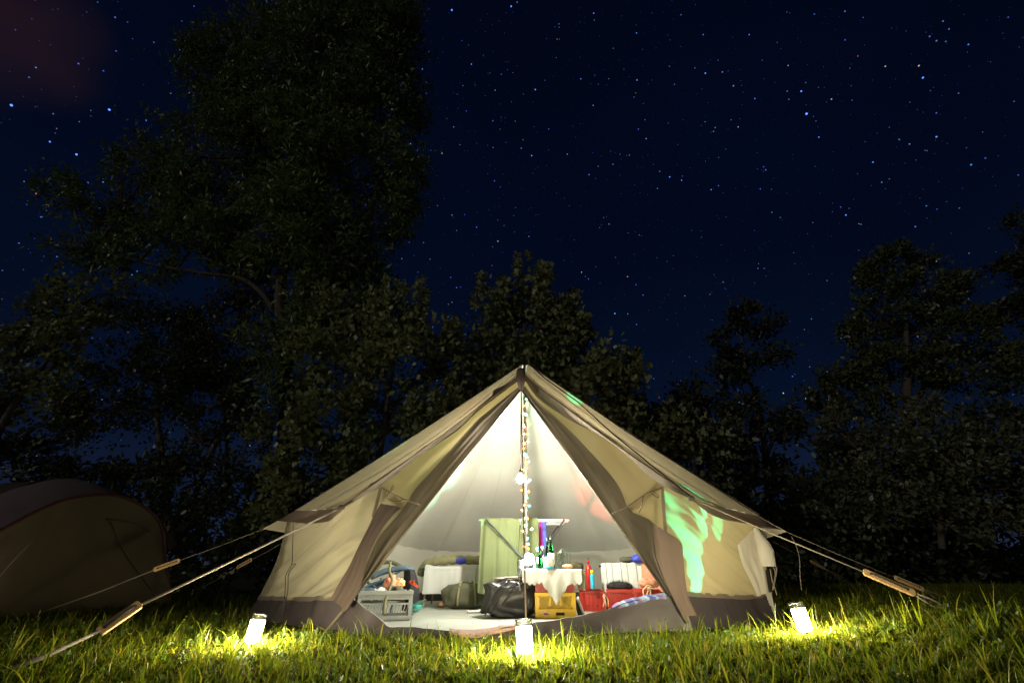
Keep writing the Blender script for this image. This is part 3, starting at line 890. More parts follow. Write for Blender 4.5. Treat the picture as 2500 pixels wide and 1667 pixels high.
# ------------------------------------------------------------------ things inside the tent
FZ = 0.028
M['plastic_yellow'] = solid('plastic_yellow', (0.72, 0.44, 0.015), 0.45, var=0.08)
M['plastic_red'] = solid('plastic_red', (0.34, 0.020, 0.010), 0.42, var=0.10)
M['plastic_dkred'] = solid('plastic_dkred', (0.30, 0.025, 0.015), 0.45, var=0.10)
M['plastic_grey'] = solid('plastic_grey', (0.26, 0.275, 0.26), 0.5, var=0.08)
M['white_cloth'] = fabric('white_cloth', (0.46, 0.46, 0.43), (0.3, 0.3, 0.28), 0.15, 0.05, 5)
M['towel_green'] = fabric('towel_green', (0.110, 0.125, 0.060), (0.06, 0.07, 0.03), 0.12, 0.18, 6, bs=0.6, bscale=200)
M['olive'] = solid('olive', (0.14, 0.125, 0.06), 0.9, var=0.25, scale=20, bs=0.5, bscale=40)
M['olive_dark'] = solid('olive_dark', (0.055, 0.055, 0.028), 0.85, var=0.3, scale=14, bs=0.5, bscale=30)
M['black_plastic'] = solid('black_plastic', (0.020, 0.019, 0.018), 0.36, bs=0.9, bscale=11, var=0.3, spec=0.35)
M['blue_cloth'] = solid('blue_cloth', (0.03, 0.05, 0.42), 0.6, var=0.2)
M['navy'] = solid('navy', (0.045, 0.075, 0.105), 0.6)
M['orange'] = solid('orange', (0.85, 0.10, 0.03), 0.6)
M['peach'] = solid('peach', (0.58, 0.22, 0.13), 0.85, bs=0.4, bscale=60)
M['teal'] = solid('teal', (0.03, 0.30, 0.26), 0.6)
M['camo'] = solid('camo', (0.035, 0.040, 0.015), 0.9, scale=16, c2=(0.16, 0.14, 0.03))
M['red_paint'] = solid('red_paint', (0.38, 0.012, 0.012), 0.25, 0.2)
M['cyan_paint'] = solid('cyan_paint', (0.02, 0.35, 0.52), 0.3)
M['yellow_paint'] = solid('yellow_paint', (0.85, 0.55, 0.03), 0.4)
M['fur'] = solid('fur', (0.018, 0.018, 0.016), 0.95, bs=1.0, bscale=60)
M['string'] = solid('string', (0.75, 0.50, 0.28), 0.9)
M['paper'] = solid('paper', (0.75, 0.74, 0.70), 0.8, var=0.15, scale=25)
M['glass_green'] = glassy('glass_green', (0.10, 0.42, 0.16), 0.70, 0.06)
M['glass_clear'] = glassy('glass_clear', (0.86, 0.92, 0.90), 0.66, 0.08)
M['bread'] = solid('bread', (0.70, 0.42, 0.18), 0.8)
M['silver'] = solid('silver', (0.6, 0.6, 0.6), 0.3, 0.9)
M['rack_wire'] = solid('rack_wire', (0.34, 0.36, 0.36), 0.4)
M['bag_black'] = solid('bag_black', (0.014, 0.014, 0.016), 0.6, var=0.3, bs=0.3, bscale=14, spec=0.12)
M['magenta'] = solid('magenta', (0.55, 0.02, 0.28), 0.85)

def rails(m, c, s, z, w, h):
    x, y = s[0] / 2, s[1] / 2
    m.box((c[0], c[1] - y + w / 2, z), (s[0], w, h)); m.box((c[0], c[1] + y - w / 2, z), (s[0], w, h))
    m.box((c[0] - x + w / 2, c[1], z), (w, s[1] - 2 * w, h - 0.001)); m.box((c[0] + x - w / 2, c[1], z), (w, s[1] - 2 * w, h - 0.001))
def crate(label, c, s, mat, style, rot=0.0, group='plastic crates in the tent', name='crate'):
    """open plastic crate: floor, ribbed or latticed sides, rim and dark patches for the shaded holes"""
    t = thing(name, label, 'crate', c, group)
    W, D, H = s
    q = Matrix.Rotation(rot, 3, 'Z')
    base = Vector(c)
    def put(m, nm, mt=mat, parent=t, **k):
        m.v = [tuple(base + q @ Vector(v)) for v in m.v]
        return m.build(nm, mt, parent, **k)
    w = 0.014
    m = MB(); m.box((0, 0, 0.008), (W - 0.01, D - 0.01, 0.014)); put(m, 'floor')
    m = MB(); rails(m, (0, 0), (W, D), H - 0.018, 0.022, 0.034); put(m, 'rim', bevel=0.003)
    for sx in (-1, 1):
        for sy in (-1, 1):
            m = MB().box((sx * (W / 2 - 0.02), sy * (D / 2 - 0.02), (H - 0.03) / 2 + 0.005), (0.034, 0.034, H - 0.045)); put(m, 'corner_post')
    if style == 'lattice':
        for sy in (-1, 1):
            m = MB(); y = sy * (D / 2 - 0.012)
            m.box((0, y, 0.042), (W - 0.072, 0.012, 0.076))
            x0 = -W / 2 + 0.040
            pw = (W - 0.08) / 3
            for k in range(4):
                m.box((x0 + pw * k, y, H / 2 + 0.03), (0.016, 0.011, H - 0.14))
            put(m, 'side_panel')
            lat = MB()
            zt, zb = H - 0.036, 0.082
            hh = zt - zb
            n = 7
            for k in range(3):
                a0, a1 = x0 + pw * k + 0.008, x0 + pw * (k + 1) - 0.008
                step = (a1 - a0) / n
                for i in range(-n, n + 1):
                    for sg in (-1, 1):
                        xa = (a0 + step * i) if sg > 0 else (a1 - step * i)
                        xb = xa + sg * (hh)
                        za, zz = zb, zt
                        lo, hi = a0, a1
                        def clip(x, z, xo, zo):
                            if x < lo or x > hi:
                                tt = ((lo if x < lo else hi) - xo) / (x - xo)
                                return (lo if x < lo else hi), zo + (z - zo) * tt
                            return x, z
                        if (xa < lo and xb < lo) or (xa > hi and xb > hi): continue
                        (X1, Z1), (X2, Z2) = clip(xa, za, xb, zz), clip(xb, zz, xa, za)
                        if abs(X1 - X2) < 0.004: continue
                        lat.bar((X1, y, Z1), (X2, y, Z2), 0.004, 0.006, up=(0, 1, 0))
            o = put(lat, 'lattice'); o['kind'] = 'stuff'
            hx = MB(); hx.box((0.045, y - sy * -0.0075, 0.038), (0.085, 0.006, 0.026)); put(hx, 'hand_hole', M['hole_board_dark'], bevel=0.004)  # dark block stands for the shade in the hand hole
        for sx in (-1, 1):
            m = MB(); m.box((sx * (W / 2 - 0.012), 0, H / 2 - 0.01), (0.010, D - 0.07, H - 0.06)); put(m, 'side_panel')
        m = MB().lathe([(0.0, 0), (0.034, 0.0), (0.034, 0.004), (0.0, 0.0041)], (0, 0, 0), 18, axis=(0, -1, 0))
        m.v = [(x - 0.10, yy - D / 2 + 0.0045, 0.038 + z * 0.55) for x, yy, z in m.v]; put(m, 'maker_badge', M['white_steel'])
        m = MB().lathe([(0.0, 0), (0.027, 0.0), (0.027, 0.003), (0.0, 0.0031)], (0, 0, 0), 18, axis=(0, -1, 0))
        m.v = [(x - 0.10, yy - D / 2 + 0.0005, 0.038 + z * 0.45) for x, yy, z in m.v]; put(m, 'maker_badge', M['plastic_dkred'])
    elif style == 'ribbed':
        for sy in (-1, 1):
            m = MB(); y = sy * (D / 2 - 0.016); m.box((0, y, H / 2 - 0.012), (W - 0.06, 0.008, H - 0.05)); put(m, 'side_panel')
            for k in range(5):
                m = MB(); m.box((-W / 2 + 0.05 + (W - 0.1) * k / 4, y + sy * 0.008, H / 2 - 0.012), (0.009, 0.009, H - 0.06)); put(m, 'rib')
            for k in (-1, 1):
                m = MB(); m.lathe([(0.0, 0), (0.013, 0.0), (0.013, 0.003), (0.0, 0.003)], (k * 0.05, y + sy * 0.004, 0.055), 12, axis=(0, sy, 0)); put(m, 'round_hole', M['hole_board_dark'])  # dark disc stands for the shade in the round hole
        for sx in (-1, 1):
            m = MB(); m.box((sx * (W / 2 - 0.016), 0, H / 2 - 0.012), (0.008, D - 0.06, H - 0.05)); put(m, 'side_panel')
            m = MB(); m.box((sx * (W / 2 - 0.011), 0, H - 0.07), (0.004, 0.10, 0.028)); put(m, 'hand_hole', M['hole_board_dark'])  # dark plate stands for the shade in the hand hole
    elif style == 'folding':
        for sy in (-1, 1):
            y = sy * (D / 2 - 0.010)
            for z, h in ((0.025, 0.03), (H * 0.55, 0.016), (H * 0.72, 0.016), (H - 0.05, 0.02)):
                m = MB(); m.box((0, y, z), (W - 0.06, 0.010, h)); put(m, 'bar')
            n = 16
            for i in range(n):
                x = -W / 2 + 0.05 + (W - 0.10) * i / (n - 1)
                m = MB(); m.bar((x - 0.010, y, 0.04), (x + 0.010, y, H * 0.54), 0.008, 0.008); put(m, 'slat')
            m = MB(); m.box((0, y + sy * -0.004, H * 0.80), (W - 0.06, 0.004, H * 0.22)); put(m, 'side_panel')
        for sx in (-1, 1):
            x = sx * (W / 2 - 0.010)
            for z, h in ((0.025, 0.03), (H * 0.5, 0.016), (H * 0.75, 0.016)):
                m = MB(); m.box((x, 0, z), (0.010, D - 0.06, h)); put(m, 'bar')
            for i in range(9):
                yy = -D / 2 + 0.05 + (D - 0.10) * i / 8
                m = MB(); m.box((x, yy, H / 2), (0.008, 0.010, H - 0.05)); put(m, 'slat')
    return t

# --- table of two stacked crates with a lace cloth and what stands on it
TX, TY = 0.437, 5.42
crate('yellow lattice crate at the bottom of the makeshift table', (TX, TY, FZ), (0.415, 0.31, 0.225), M['plastic_yellow'], 'lattice')
crate('red crate on the yellow crate, mostly under the lace cloth', (TX, TY, FZ + 0.227), (0.405, 0.305, 0.19), M['plastic_dkred'], 'ribbed')
TZ = FZ + 0.227 + 0.19 + 0.004
tb = MB().box((TX - 0.03, TY, TZ + 0.006), (0.60, 0.36, 0.012)).build('table_board', solid('board', (0.5, 0.48, 0.42), 0.7), bevel=0.003)
tag(tb, 'flat board lying on the stacked crates under the lace cloth', 'board')
TZ += 0.014
def lace():
    m = MB()
    x0, x1, y0, y1 = TX - 0.335, TX + 0.275, TY - 0.185, TY + 0.18
    n = 110
    def drop(u):                          # hanging length along the front edge: a pointed scalloped corner in the middle right
        x = x0 + (x1 - x0) * u
        c = TX + 0.005
        k = max(0.0, 1 - abs(x - c) / 0.23)
        base = 0.10 + 0.03 * math.sin(u * 9)
        return max(base * (1 if u > 0.35 else 1.0), 0.30 * k) + 0.020 * abs(math.sin(x * 62))
    top = [[V(x0 + (x1 - x0) * i / n, y1 + (y0 - y1) * j / 6, TZ + 0.003) for i in range(n + 1)] for j in range(7)]
    hang = []
    for j in range(1, 13):
        row = []
        for i in range(n + 1):
            u = i / n
            d = drop(u) * j / 12
            x = x0 + (x1 - x0) * u
            wave = 0.012 * math.sin(u * 30) * (d / 0.25)
            row.append(V(x, y0 - 0.008 - 0.02 * min(1, d * 8) + wave, TZ + 0.003 - d))
        hang.append(row)
    m.grid(top + hang)
    # side drops
    for s, xe in ((-1, x0), (1, x1)):
        g = []
        for j in range(8):
            g.append([V(xe + s * (0.004 + 0.02 * min(1, j / 3)) + 0.01 * math.sin(k * 1.9) * j / 7, y1 + (y0 - y1) * k / 12, TZ + 0.003 - 0.19 * j / 7 - 0.01 * abs(math.sin(k * 1.3)) * j / 7) for k in range(13)])
        m.grid(g)
    mt, nt, out = newmat('lace')
    p = nt.nodes.new('ShaderNodeBsdfPrincipled'); p.inputs['Roughness'].default_value = 0.9
    tc = nt.nodes.new('ShaderNodeTexCoord')
    vo = nt.nodes.new('ShaderNodeTexVoronoi'); vo.inputs['Scale'].default_value = 34
    nt.links.new(tc.outputs['Object'], vo.inputs['Vector'])
    rp = nt.nodes.new('ShaderNodeValToRGB'); rp.color_ramp.interpolation = 'CONSTANT'
    rp.color_ramp.elements[0].color = (0.28, 0.21, 0.17, 1); rp.color_ramp.elements[1].position = 0.11; rp.color_ramp.elements[1].color = (0.47, 0.48, 0.43, 1)
    nt.links.new(vo.outputs[0], rp.inputs[0]); nt.links.new(rp.outputs[0], p.inputs['Base Color'])
    nt.links.new(bump(nt, tc, 120, 0.4), p.inputs['Normal'])
    nt.links.new(p.outputs[0], out.inputs[0])
    o = m.build('lace_tablecloth', mt, smooth=True)
    tag(o, 'white lace tablecloth with pointed scalloped corner hanging over the crates', 'tablecloth')
lace()
TZ += 0.004
def bottle(name, label, x, y, r, h, mat, neck=0.3, cap=None, cat='bottle', label_mat=None, z=None, band=None):
    z = TZ if z is None else z
    t = thing(name, label, cat, (x, y, z))
    nk = r * neck
    MB().lathe([(0.0, 0.001), (r * 0.95, 0.001), (r, 0.008), (r, h * 0.58), (r * 0.92, h * 0.64), (nk * 1.2, h * 0.76), (nk, h * 0.82), (nk, h * 0.99), (nk * 0.8, h)], (x, y, z), 18).build('body', mat, t, smooth=True)
    if cap: MB().lathe([(nk * 1.12, h * 0.90), (nk * 1.15, h * 0.985), (nk * 1.1, h * 1.005), (0, h * 1.006)], (x, y, z), 14).build('cap', cap, t, smooth=True)
    if label_mat:
        b = band or (0.12, 0.48)
        MB().lathe([(r * 1.015, h * b[0]), (r * 1.015, h * b[1])], (x, y, z), 18).build('paper_label', label_mat, t, smooth=True)
    return t
def tx(px, Y): return at(px, 1385, Y).x
bottle('wine_bottle', 'dark green bottle with foil neck, left of the tall pair on the table', tx(1338, 5.40), 5.40, 0.036, 0.30, M['glass_green'], 0.36, M['dark_steel'])
bottle('wine_bottle', 'dark green bottle with white label, right of the tall pair on the table', tx(1347, 5.33), 5.33, 0.036, 0.31, M['glass_green'], 0.36, M['dark_steel'], label_mat=M['paper'])
bottle('water_bottle', 'clear plastic bottle with blue cap near the fairy lights', tx(1313, 5.42), 5.42, 0.030, 0.205, M['glass_clear'], 0.42, M['cyan_paint'])
bottle('water_bottle', 'clear plastic bottle with white cap beside the green bottles', tx(1325, 5.48), 5.48, 0.032, 0.225, M['glass_clear'], 0.42, M['white_steel'])
bottle('green_bottle', 'short green bottle glowing beside the coloured lamp', tx(1318, 5.34), 5.34, 0.033, 0.175, M['glass_green'], 0.4)
# big clear jar lying at the right of the table
t = thing('clear_jug', 'big clear plastic jug at the right end of the table', 'jug', (tx(1374, 5.42), 5.42, TZ))
c_ = V(tx(1374, 5.42), 5.42, TZ)
MB().lathe([(0.0, 0.002), (0.052, 0.002), (0.058, 0.01), (0.060, 0.05), (0.055, 0.07), (0.060, 0.09), (0.058, 0.14), (0.040, 0.175), (0.022, 0.185), (0.022, 0.20)], c_, 20).build('body', M['glass_clear'], t, smooth=True)
MB().tube(catmull([c_ + V(0.035, 0, 0.18), c_ + V(0.075, -0.01, 0.19), c_ + V(0.088, 0, 0.15), c_ + V(0.075, 0, 0.07), c_ + V(0.055, 0, 0.05)], 16), 0.007, 8).build('handle', M['glass_clear'], t, smooth=True)
# white tub with blue base
c_ = V(tx(1340, 5.27), 5.27, TZ)
t = thing('food_tub', 'white tub with blue base in front of the bottles', 'tub', c_)
MB().lathe([(0.0, 0.022), (0.052, 0.022), (0.054, 0.10), (0.050, 0.104), (0.0, 0.104)], c_, 24).build('tub', M['white_steel'], t, smooth=True)
MB().lathe([(0.0, 0.001), (0.050, 0.001), (0.053, 0.021), (0.0, 0.0215)], c_, 24).build('base', M['cyan_paint'], t, smooth=True)
c_ = V(tx(1290, 5.34), 5.34, TZ)
t = thing('tin_can', 'grey tin can at the left end of the table', 'can', V(tx(1274, 5.36), 5.36, TZ))
MB().lathe([(0, 0.001), (0.038, 0.001), (0.040, 0.004), (0.038, 0.010), (0.038, 0.078), (0.040, 0.083), (0.036, 0.084), (0.034, 0.080), (0, 0.080)], V(tx(1274, 5.36), 5.36, TZ), 22).build('tin', M['silver'], t, smooth=True)
t = thing('drinking_glass', 'small clear glass before the water bottles', 'glass', V(tx(1303, 5.28), 5.28, TZ))
MB().lathe([(0, 0.002), (0.026, 0.002), (0.030, 0.085), (0.028, 0.085), (0.024, 0.008), (0, 0.008)], V(tx(1303, 5.28), 5.28, TZ), 18).build('tumbler', M['glass_clear'], t, smooth=True)
t = thing('bread_roll', 'orange-brown bread roll at the right edge of the table', 'bread', V(tx(1386, 5.28), 5.28, TZ))
MB().blob((tx(1386, 5.28), 5.28, TZ + 0.022), (0.055, 0.035, 0.022), nz=0.15, seed=4).build('loaf', M['bread'], t, smooth=True)
for k_, (px, yy, w, h) in enumerate(((1309, 5.46, 0.07, 0.12), (1330, 5.30, 0.035, 0.07))):
    o = MB().blob((tx(px, yy), yy, TZ + h / 2), (w / 2, w / 2, h / 2), nz=0.5, fr=4, seed=8 + k_).build('crumpled_bag', M['glass_clear'], smooth=True)
    tag(o, ('crumpled clear bag behind the coloured lamp on the table', 'small crumpled clear wrapper between the bottles')[k_], 'bag')

# coloured party lamp on the table and the beams it throws on the canvas
PLAMP = V(tx(1292, 5.29), 5.29, TZ)
t = thing('party_lamp', 'coloured party lamp glowing green and white on the table', 'lamp', PLAMP)
MB().lathe([(0, 0.001), (0.035, 0.001), (0.032, 0.03), (0.022, 0.05), (0.0, 0.05)], PLAMP, 16).build('lamp_base', M['panel'], t, smooth=True)
MB().lathe([(0, 0.050), (0.030, 0.055), (0.044, 0.075), (0.050, 0.10), (0.040, 0.128), (0.022, 0.142), (0, 0.146)], PLAMP, 16).build('lamp_dome', glowing('party_glow', (0.88, 1.0, 0.85), 720.0), t, smooth=True)
BE = PLAMP + V(0, 0, 0.16)
def beam(target, col, power, size, blend, rad=0.006, squash=1.0):
    d = bpy.data.lights.new('beam', 'SPOT')
    d.energy = power; d.color = col; d.spot_size = R(size); d.spot_blend = blend; d.shadow_soft_size = rad
    o = bpy.data.objects.new('lamp_beam', d)
    o.rotation_euler = (Vector(target) - BE).to_track_quat('-Z', 'Y').to_euler()
    o.location = BE
    o.scale = (squash, 1, 1)
    link(o, t)
    return o
from mathutils.bvhtree import BVHTree
SHELL_TREE = BVHTree.FromPolygons([Vector(v) for v in SHELL.v], SHELL.f)
def on_canvas(px, py):
    """where the tent canvas stands along that line of sight"""
    o_ = Vector((0, 0, CAM_H))
    h_ = SHELL_TREE.ray_cast(o_, (at(px, py, 1.0) - o_).normalized())
    return h_[0] if h_[0] is not None else at(px, py, 6.5)
beam(on_canvas(1218, 1013), (0.85, 1.0, 0.95), 3600, 9.0, 0.35)
beam(V(-1.35, 6.45, 1.62), (0.22, 1.0, 0.62), 300, 44, 0.10)
beam(on_canvas(1250, 985), (0.25, 1.0, 0.66), 110, 40, 0.9)
beam(on_canvas(1455, 1200) + V(0.12, 0, 0), (1.0, 0.14, 0.08), 330, 24, 0.3)
beam(on_canvas(1690, 1320), (0.0, 1.0, 0.72), 1700, 38, 0.10, squash=0.09)
beam(on_canvas(1752, 1280), (0.0, 1.0, 0.72), 700, 9, 0.12, squash=0.40)
beam(on_canvas(1402, 972), (0.0, 1.0, 0.55), 1300, 8, 0.7)
beam(on_canvas(1150, 995), (1.0, 0.25, 0.05), 60, 12, 0.8)

# --- black wrapped bag in front of the table
t = thing('wrapped_bag', 'big bag wrapped in shiny black plastic left of the table', 'bag', (-0.02, 5.45, FZ))
g = MB().blob((-0.015, 5.48, FZ + 0.165), (0.265, 0.20, 0.17), nz=0.28, fr=2.6, seed=3, n=40, sq=2.0, flat=0.164)
g.build('wrapping', M['black_plastic'], t, smooth=True)
for k_ in range(3):
    MB().tube(catmull([V(-0.27 + 0.05 * k_, 5.30 + 0.02 * k_, FZ + 0.02), V(-0.20 + 0.09 * k_, 5.262, FZ + 0.20), V(-0.05 + 0.11 * k_, 5.30, FZ + 0.325)], 14), 0.008, 6).build('crease', M['black_plastic'], t, smooth=True)
pp = MB().blob((0.03, 5.46, FZ + 0.345), (0.20, 0.13, 0.022), nz=0.7, fr=5, seed=12, n=26).build('patterned_cloth', solid('pat', (0.42, 0.33, 0.28), 0.9, scale=30, c2=(0.04, 0.035, 0.03)), smooth=True)
tag(pp, 'crumpled patterned cloth lying on the black wrapped bag', 'cloth')

# --- drying rack with towels
ra, rb = at(1172, 1268, 6.2), at(1388, 1270, 6.2)
rz = (ra.z + rb.z) / 2; ra.z = rb.z = rz
back = 0.62
t = thing('drying_rack', 'white wire drying rack with dark crossed legs behind the table', 'drying rack', ((ra.x + rb.x) / 2, 6.5, FZ))
la, lb = ra + V(0, back, 0), rb + V(0, back, 0)
for a, b in ((ra, rb), (la, lb), (ra, la), (rb, lb)):
    MB().tube([a, b], 0.010, 8).build('rail', M['white_steel'], t, smooth=True)
for k_ in range(1, 9):
    MB().tube([ra + V(0.004, back * k_ / 9, 0.0), rb + V(-0.004, back * k_ / 9, 0.0)], 0.0022, 5).build('wire', M['rack_wire'], t)
for yy in (6.115, 6.22 + back - 0.04):
    MB().tube([V(ra.x + 0.08, yy, rz), V(rb.x - 0.02, yy - 0.0, FZ + 0.01)], 0.011, 8).build('leg', M['dark_steel'], t, smooth=True)
    MB().tube([V(rb.x - 0.06, yy + 0.03, rz), V(ra.x + 0.30, yy + 0.03, FZ + 0.01)], 0.011, 8).build('leg', M['dark_steel'], t, smooth=True)
def hung(name, label, x0, x1, zt, z0, z1, y, mat, cat, fr=5, amp=0.02, seed=0.0, backdrop=0.4):
    rows = []
    for dz, dy in ((-backdrop, 0.03), (-0.02, 0.022), (0.012, 0.0), (-0.02, -0.022)):
        rows.append([V(x0 + (x1 - x0) * k / 4, y + dy, zt + dz) for k in range(5)])
    for s in (0.35, 0.7, 1.0):
        rows.append([V(x0 + (x1 - x0) * k / 4 - 0.02 * s + 0.025 * s * math.sin(k * 2.1 + seed), y - 0.03 - 0.02 * s, zt - (zt - (z0 + (z1 - z0) * k / 4) - 0.03 * math.sin(k * 1.7 + seed)) * s) for k in range(5)])
    g = fold(loft(rows, 34, 40), amp, fr, seed=seed, env=lambda u, v: 0.1 + v)
    o = MB().grid(g).build(name, mat, smooth=True)
    return tag(o, label, cat)
hung('bath_towel', 'large green towel hanging over the drying rack', ra.x + 0.015, at(1268, 1270, 6.2).x, rz + 0.012, at(1170, 1447, 6.2).z, at(1266, 1425, 6.2).z, 6.19, M['towel_green'], 'towel', fr=6, amp=0.042, seed=3)
hung('hand_towel', 'narrow pale green towel on the rack behind the pole', at(1272, 1270, 6.2).x, at(1314, 1270, 6.2).x, rz + 0.012, 0.50, 0.50, 6.20, M['towel_green'], 'towel', fr=3, seed=5)
hung('pink_cloth', 'narrow magenta cloth hanging on the drying rack', at(1316, 1285, 6.5).x, at(1323, 1285, 6.5).x, rz + 0.012, 0.60, 0.60, 6.49, M['magenta'], 'cloth', fr=2, amp=0.006)
hung('blue_cloth', 'narrow bright blue cloth hanging on the drying rack', at(1323.5, 1285, 6.5).x, at(1333, 1285, 6.5).x, rz + 0.012, 0.60, 0.60, 6.50, M['blue_cloth'], 'cloth', fr=2, amp=0.006)

# --- camp bed at the back left
cl, cr = at(1040, 1380, 6.75), at(1310, 1385, 6.75)
bz = at(1040, 1384, 6.75).z
t = thing('camp_bed', 'camp bed with a white sheet at the back left of the tent', 'bed', ((cl.x + cr.x) / 2, 7.1, FZ))
for yy in (6.75, 7.45):
    MB().tube([V(cl.x - 0.08, yy, bz - 0.02), V(cr.x, yy, bz - 0.02)], 0.016, 8).build('side_rail', M['navy'], t, smooth=True)
MB().grid([[V(cl.x - 0.05, 6.75, bz), V(cr.x, 6.75, bz)], [V(cl.x - 0.05, 7.45, bz), V(cr.x, 7.45, bz)]]).build('canvas_bed', M['olive_dark'], t)
for x in (cl.x + 0.0, cl.x + 0.75, cr.x - 0.1):
    for yy in (6.76, 7.44):
        MB().bar(V(x, yy, FZ), V(x + 0.04, yy, bz - 0.02), 0.026, 0.018).build('leg', M['steel'], t)
rows = [[V(cl.x + 0.01, 7.4, bz + 0.015), V(cr.x, 7.4, bz + 0.015)], [V(cl.x + 0.01, 6.75, bz + 0.02), V(cr.x, 6.75, bz + 0.02)], [V(cl.x + 0.0, 6.70, bz - 0.02), V(cr.x, 6.70, bz - 0.02)], [V(cl.x - 0.01, 6.69, bz - 0.31), V(cr.x, 6.69, bz - 0.28)]]
sh = MB().grid(fold(loft(rows, 60, 30), 0.034, 12, seed=2, env=lambda u, v: v)).build('bed_sheet', M['white_cloth'], smooth=True)
tag(sh, 'white sheet hanging over the left camp bed', 'sheet')
sb = MB().tube(catmull([V(cl.x - 0.10, 6.95, bz - 0.10), V(cl.x - 0.06, 6.93, bz + 0.0), V(cl.x + 0.05, 6.92, bz + 0.065), V(cl.x + 0.35, 6.92, bz + 0.09), V(cl.x + 0.7, 6.92, bz + 0.085), V(cr.x, 6.92, bz + 0.07)], 50), [0.045 + 0.014 * abs(math.sin(i * 0.9)) for i in range(50)], 12).build('sleeping_bag', M['olive'], smooth=True)
tag(sb, 'rolled olive sleeping bag lying along the left camp bed', 'sleeping bag')
bs_ = MB().blob(at(1126, 1368, 6.9) + V(0, 0, 0.0), (0.085, 0.06, 0.045), nz=0.25, seed=6).build('stuff_sack', M['blue_cloth'], smooth=True)
tag(bs_, 'small bright blue stuff sack on the olive sleeping bag', 'sack')

# --- duffel bag under the bed, shoe, papers
dc = at(1140, 1462, 6.55); dc.z = FZ + 0.14
t = thing('duffel_bag', 'olive duffel bag standing under the white sheet', 'bag', (dc.x, dc.y, FZ))
MB().blob(dc, (0.29, 0.16, 0.145), nz=0.22, fr=2.2, seed=9, n=32, sq=1.5, flat=0.138).build('bag_body', M['olive_dark'], t, smooth=True)
for k_ in (-0.1, 0.12):
    MB().tube(catmull([dc + V(k_, -0.165, -0.1), dc + V(k_, -0.175, 0.0), dc + V(k_ * 0.8, -0.10, 0.14), dc + V(k_ * 0.5, 0.0, 0.155)], 14), 0.014, 6).build('bag_strap', M['olive'], t, smooth=True)
so = MB().blob(at(1080, 1478, 6.5), (0.07, 0.04, 0.028), rot=0.4, nz=0.4, fr=3, seed=2).build('brown_shoe', solid('leather', (0.16, 0.07, 0.03), 0.6), smooth=True)
so.location.z += 0.012
tag(so, 'small brown shoe on the floor beside the duffel bag', 'shoe')
for k_, (px, py, w) in enumerate(((1158, 1487, 0.16), (1186, 1490, 0.17))):
    p = at(px, py, 6.0); p.z = FZ + 0.012 + 0.006 * k_
    o = MB().box(p, (w, 0.12, 0.014), rot=0.25 - 0.2 * k_).build('magazine', M['paper'], bevel=0.002)
    tag(o, ('white magazine with colour print on the floor beside the black bag', 'white folded paper half under the black wrapped bag')[k_], 'magazine')
    c2 = MB().box(p + V(-0.02, -0.01, 0.008), (w * 0.5, 0.05, 0.003), rot=0.25 - 0.2 * k_).build('cover_print', solid('print%d' % k_, (0.5, 0.10, 0.05), 0.6, scale=40, c2=(0.1, 0.2, 0.1)), o)

# --- left: grey folding crate full of clothes, folding chair, hung carrier bag, bottle
gc = at(925, 1500, 5.15)
crate('light grey folding crate full of clothes by the left door', (gc.x + 0.03, 5.20, FZ), (0.52, 0.36, 0.25), M['plastic_grey'], 'folding', rot=0.28)
stuff_ = [((890, 1449, 5.15), (0.13, 0.10, 0.055), 'navy', 'dark_trousers', 'dark blue trousers heaped in the grey crate', 'clothes'),
          ((925, 1449, 5.25), (0.11, 0.10, 0.05), 'paper', 'white_shirt', 'white shirt heaped in the grey crate', 'clothes'),
          ((905, 1456, 5.05), (0.10, 0.05, 0.018), 'teal', 'teal_cloth', 'teal cloth at the front of the grey crate', 'clothes'),
          ((953, 1427, 5.32), (0.070, 0.06, 0.075), 'peach', 'peach_towel', 'peach towel above the grey crate', 'towel'),
          ((967, 1446, 5.20), (0.075, 0.07, 0.055), 'olive_dark', 'olive_jumper', 'dark olive jumper at the right end of the grey crate', 'clothes'),
          ((975, 1425, 5.40), (0.05, 0.05, 0.05), 'bread', 'brown_pouch', 'small brown pouch hanging beside the black carrier bag', 'pouch')]
for k_, (q, r_, mt, nm, lb_, ct) in enumerate(stuff_):
    o = MB().blob(at(*q), r_, rot=0.3 * k_, nz=0.6, fr=2.6, seed=20 + k_, n=26).build(nm, M[mt], smooth=True)
    tag(o, lb_, ct)
ch = thing('folding_chair', 'dark blue folding chair behind the grey crate', 'chair', at(930, 1480, 5.7) * 1.0)
def tubes(nm, segs, r, mt, par):
    for s in segs:
        MB().tube(catmull([at(*q) for q in s], max(6, 4 * len(s))), r, 8).build(nm, M[mt], par, smooth=True)
tubes('arm_rest', [[(905, 1408, 5.5), (940, 1394, 5.55), (983, 1386, 5.6), (1008, 1391, 5.65)]], 0.030, 'navy', ch)
tubes('arm_rest', [[(928, 1374, 6.0), (955, 1372, 6.05), (990, 1388, 6.1)]], 0.022, 'olive_dark', ch)
tubes('frame_tube', [[(880, 1440, 5.45), (905, 1427, 5.5), (945, 1412, 5.55), (980, 1390, 5.6)], [(897, 1420, 5.5), (920, 1437, 5.52), (950, 1452, 5.55)], [(1000, 1388, 5.65), (985, 1420, 5.62), (960, 1450, 5.6), (955, 1500, 5.55)], [(930, 1410, 5.9), (934, 1460, 5.9), (936, 1490, 5.9)]], 0.014, 'navy', ch)
g = fold(loft([[at(900, 1425, 5.6), at(940, 1418, 5.6), at(985, 1408, 5.7)], [at(895, 1450, 5.5), at(930, 1452, 5.5), at(975, 1448, 5.6)]], 16, 8), 0.02, 4, seed=1)
MB().grid(g).build('seat', M['navy'], ch, smooth=True)
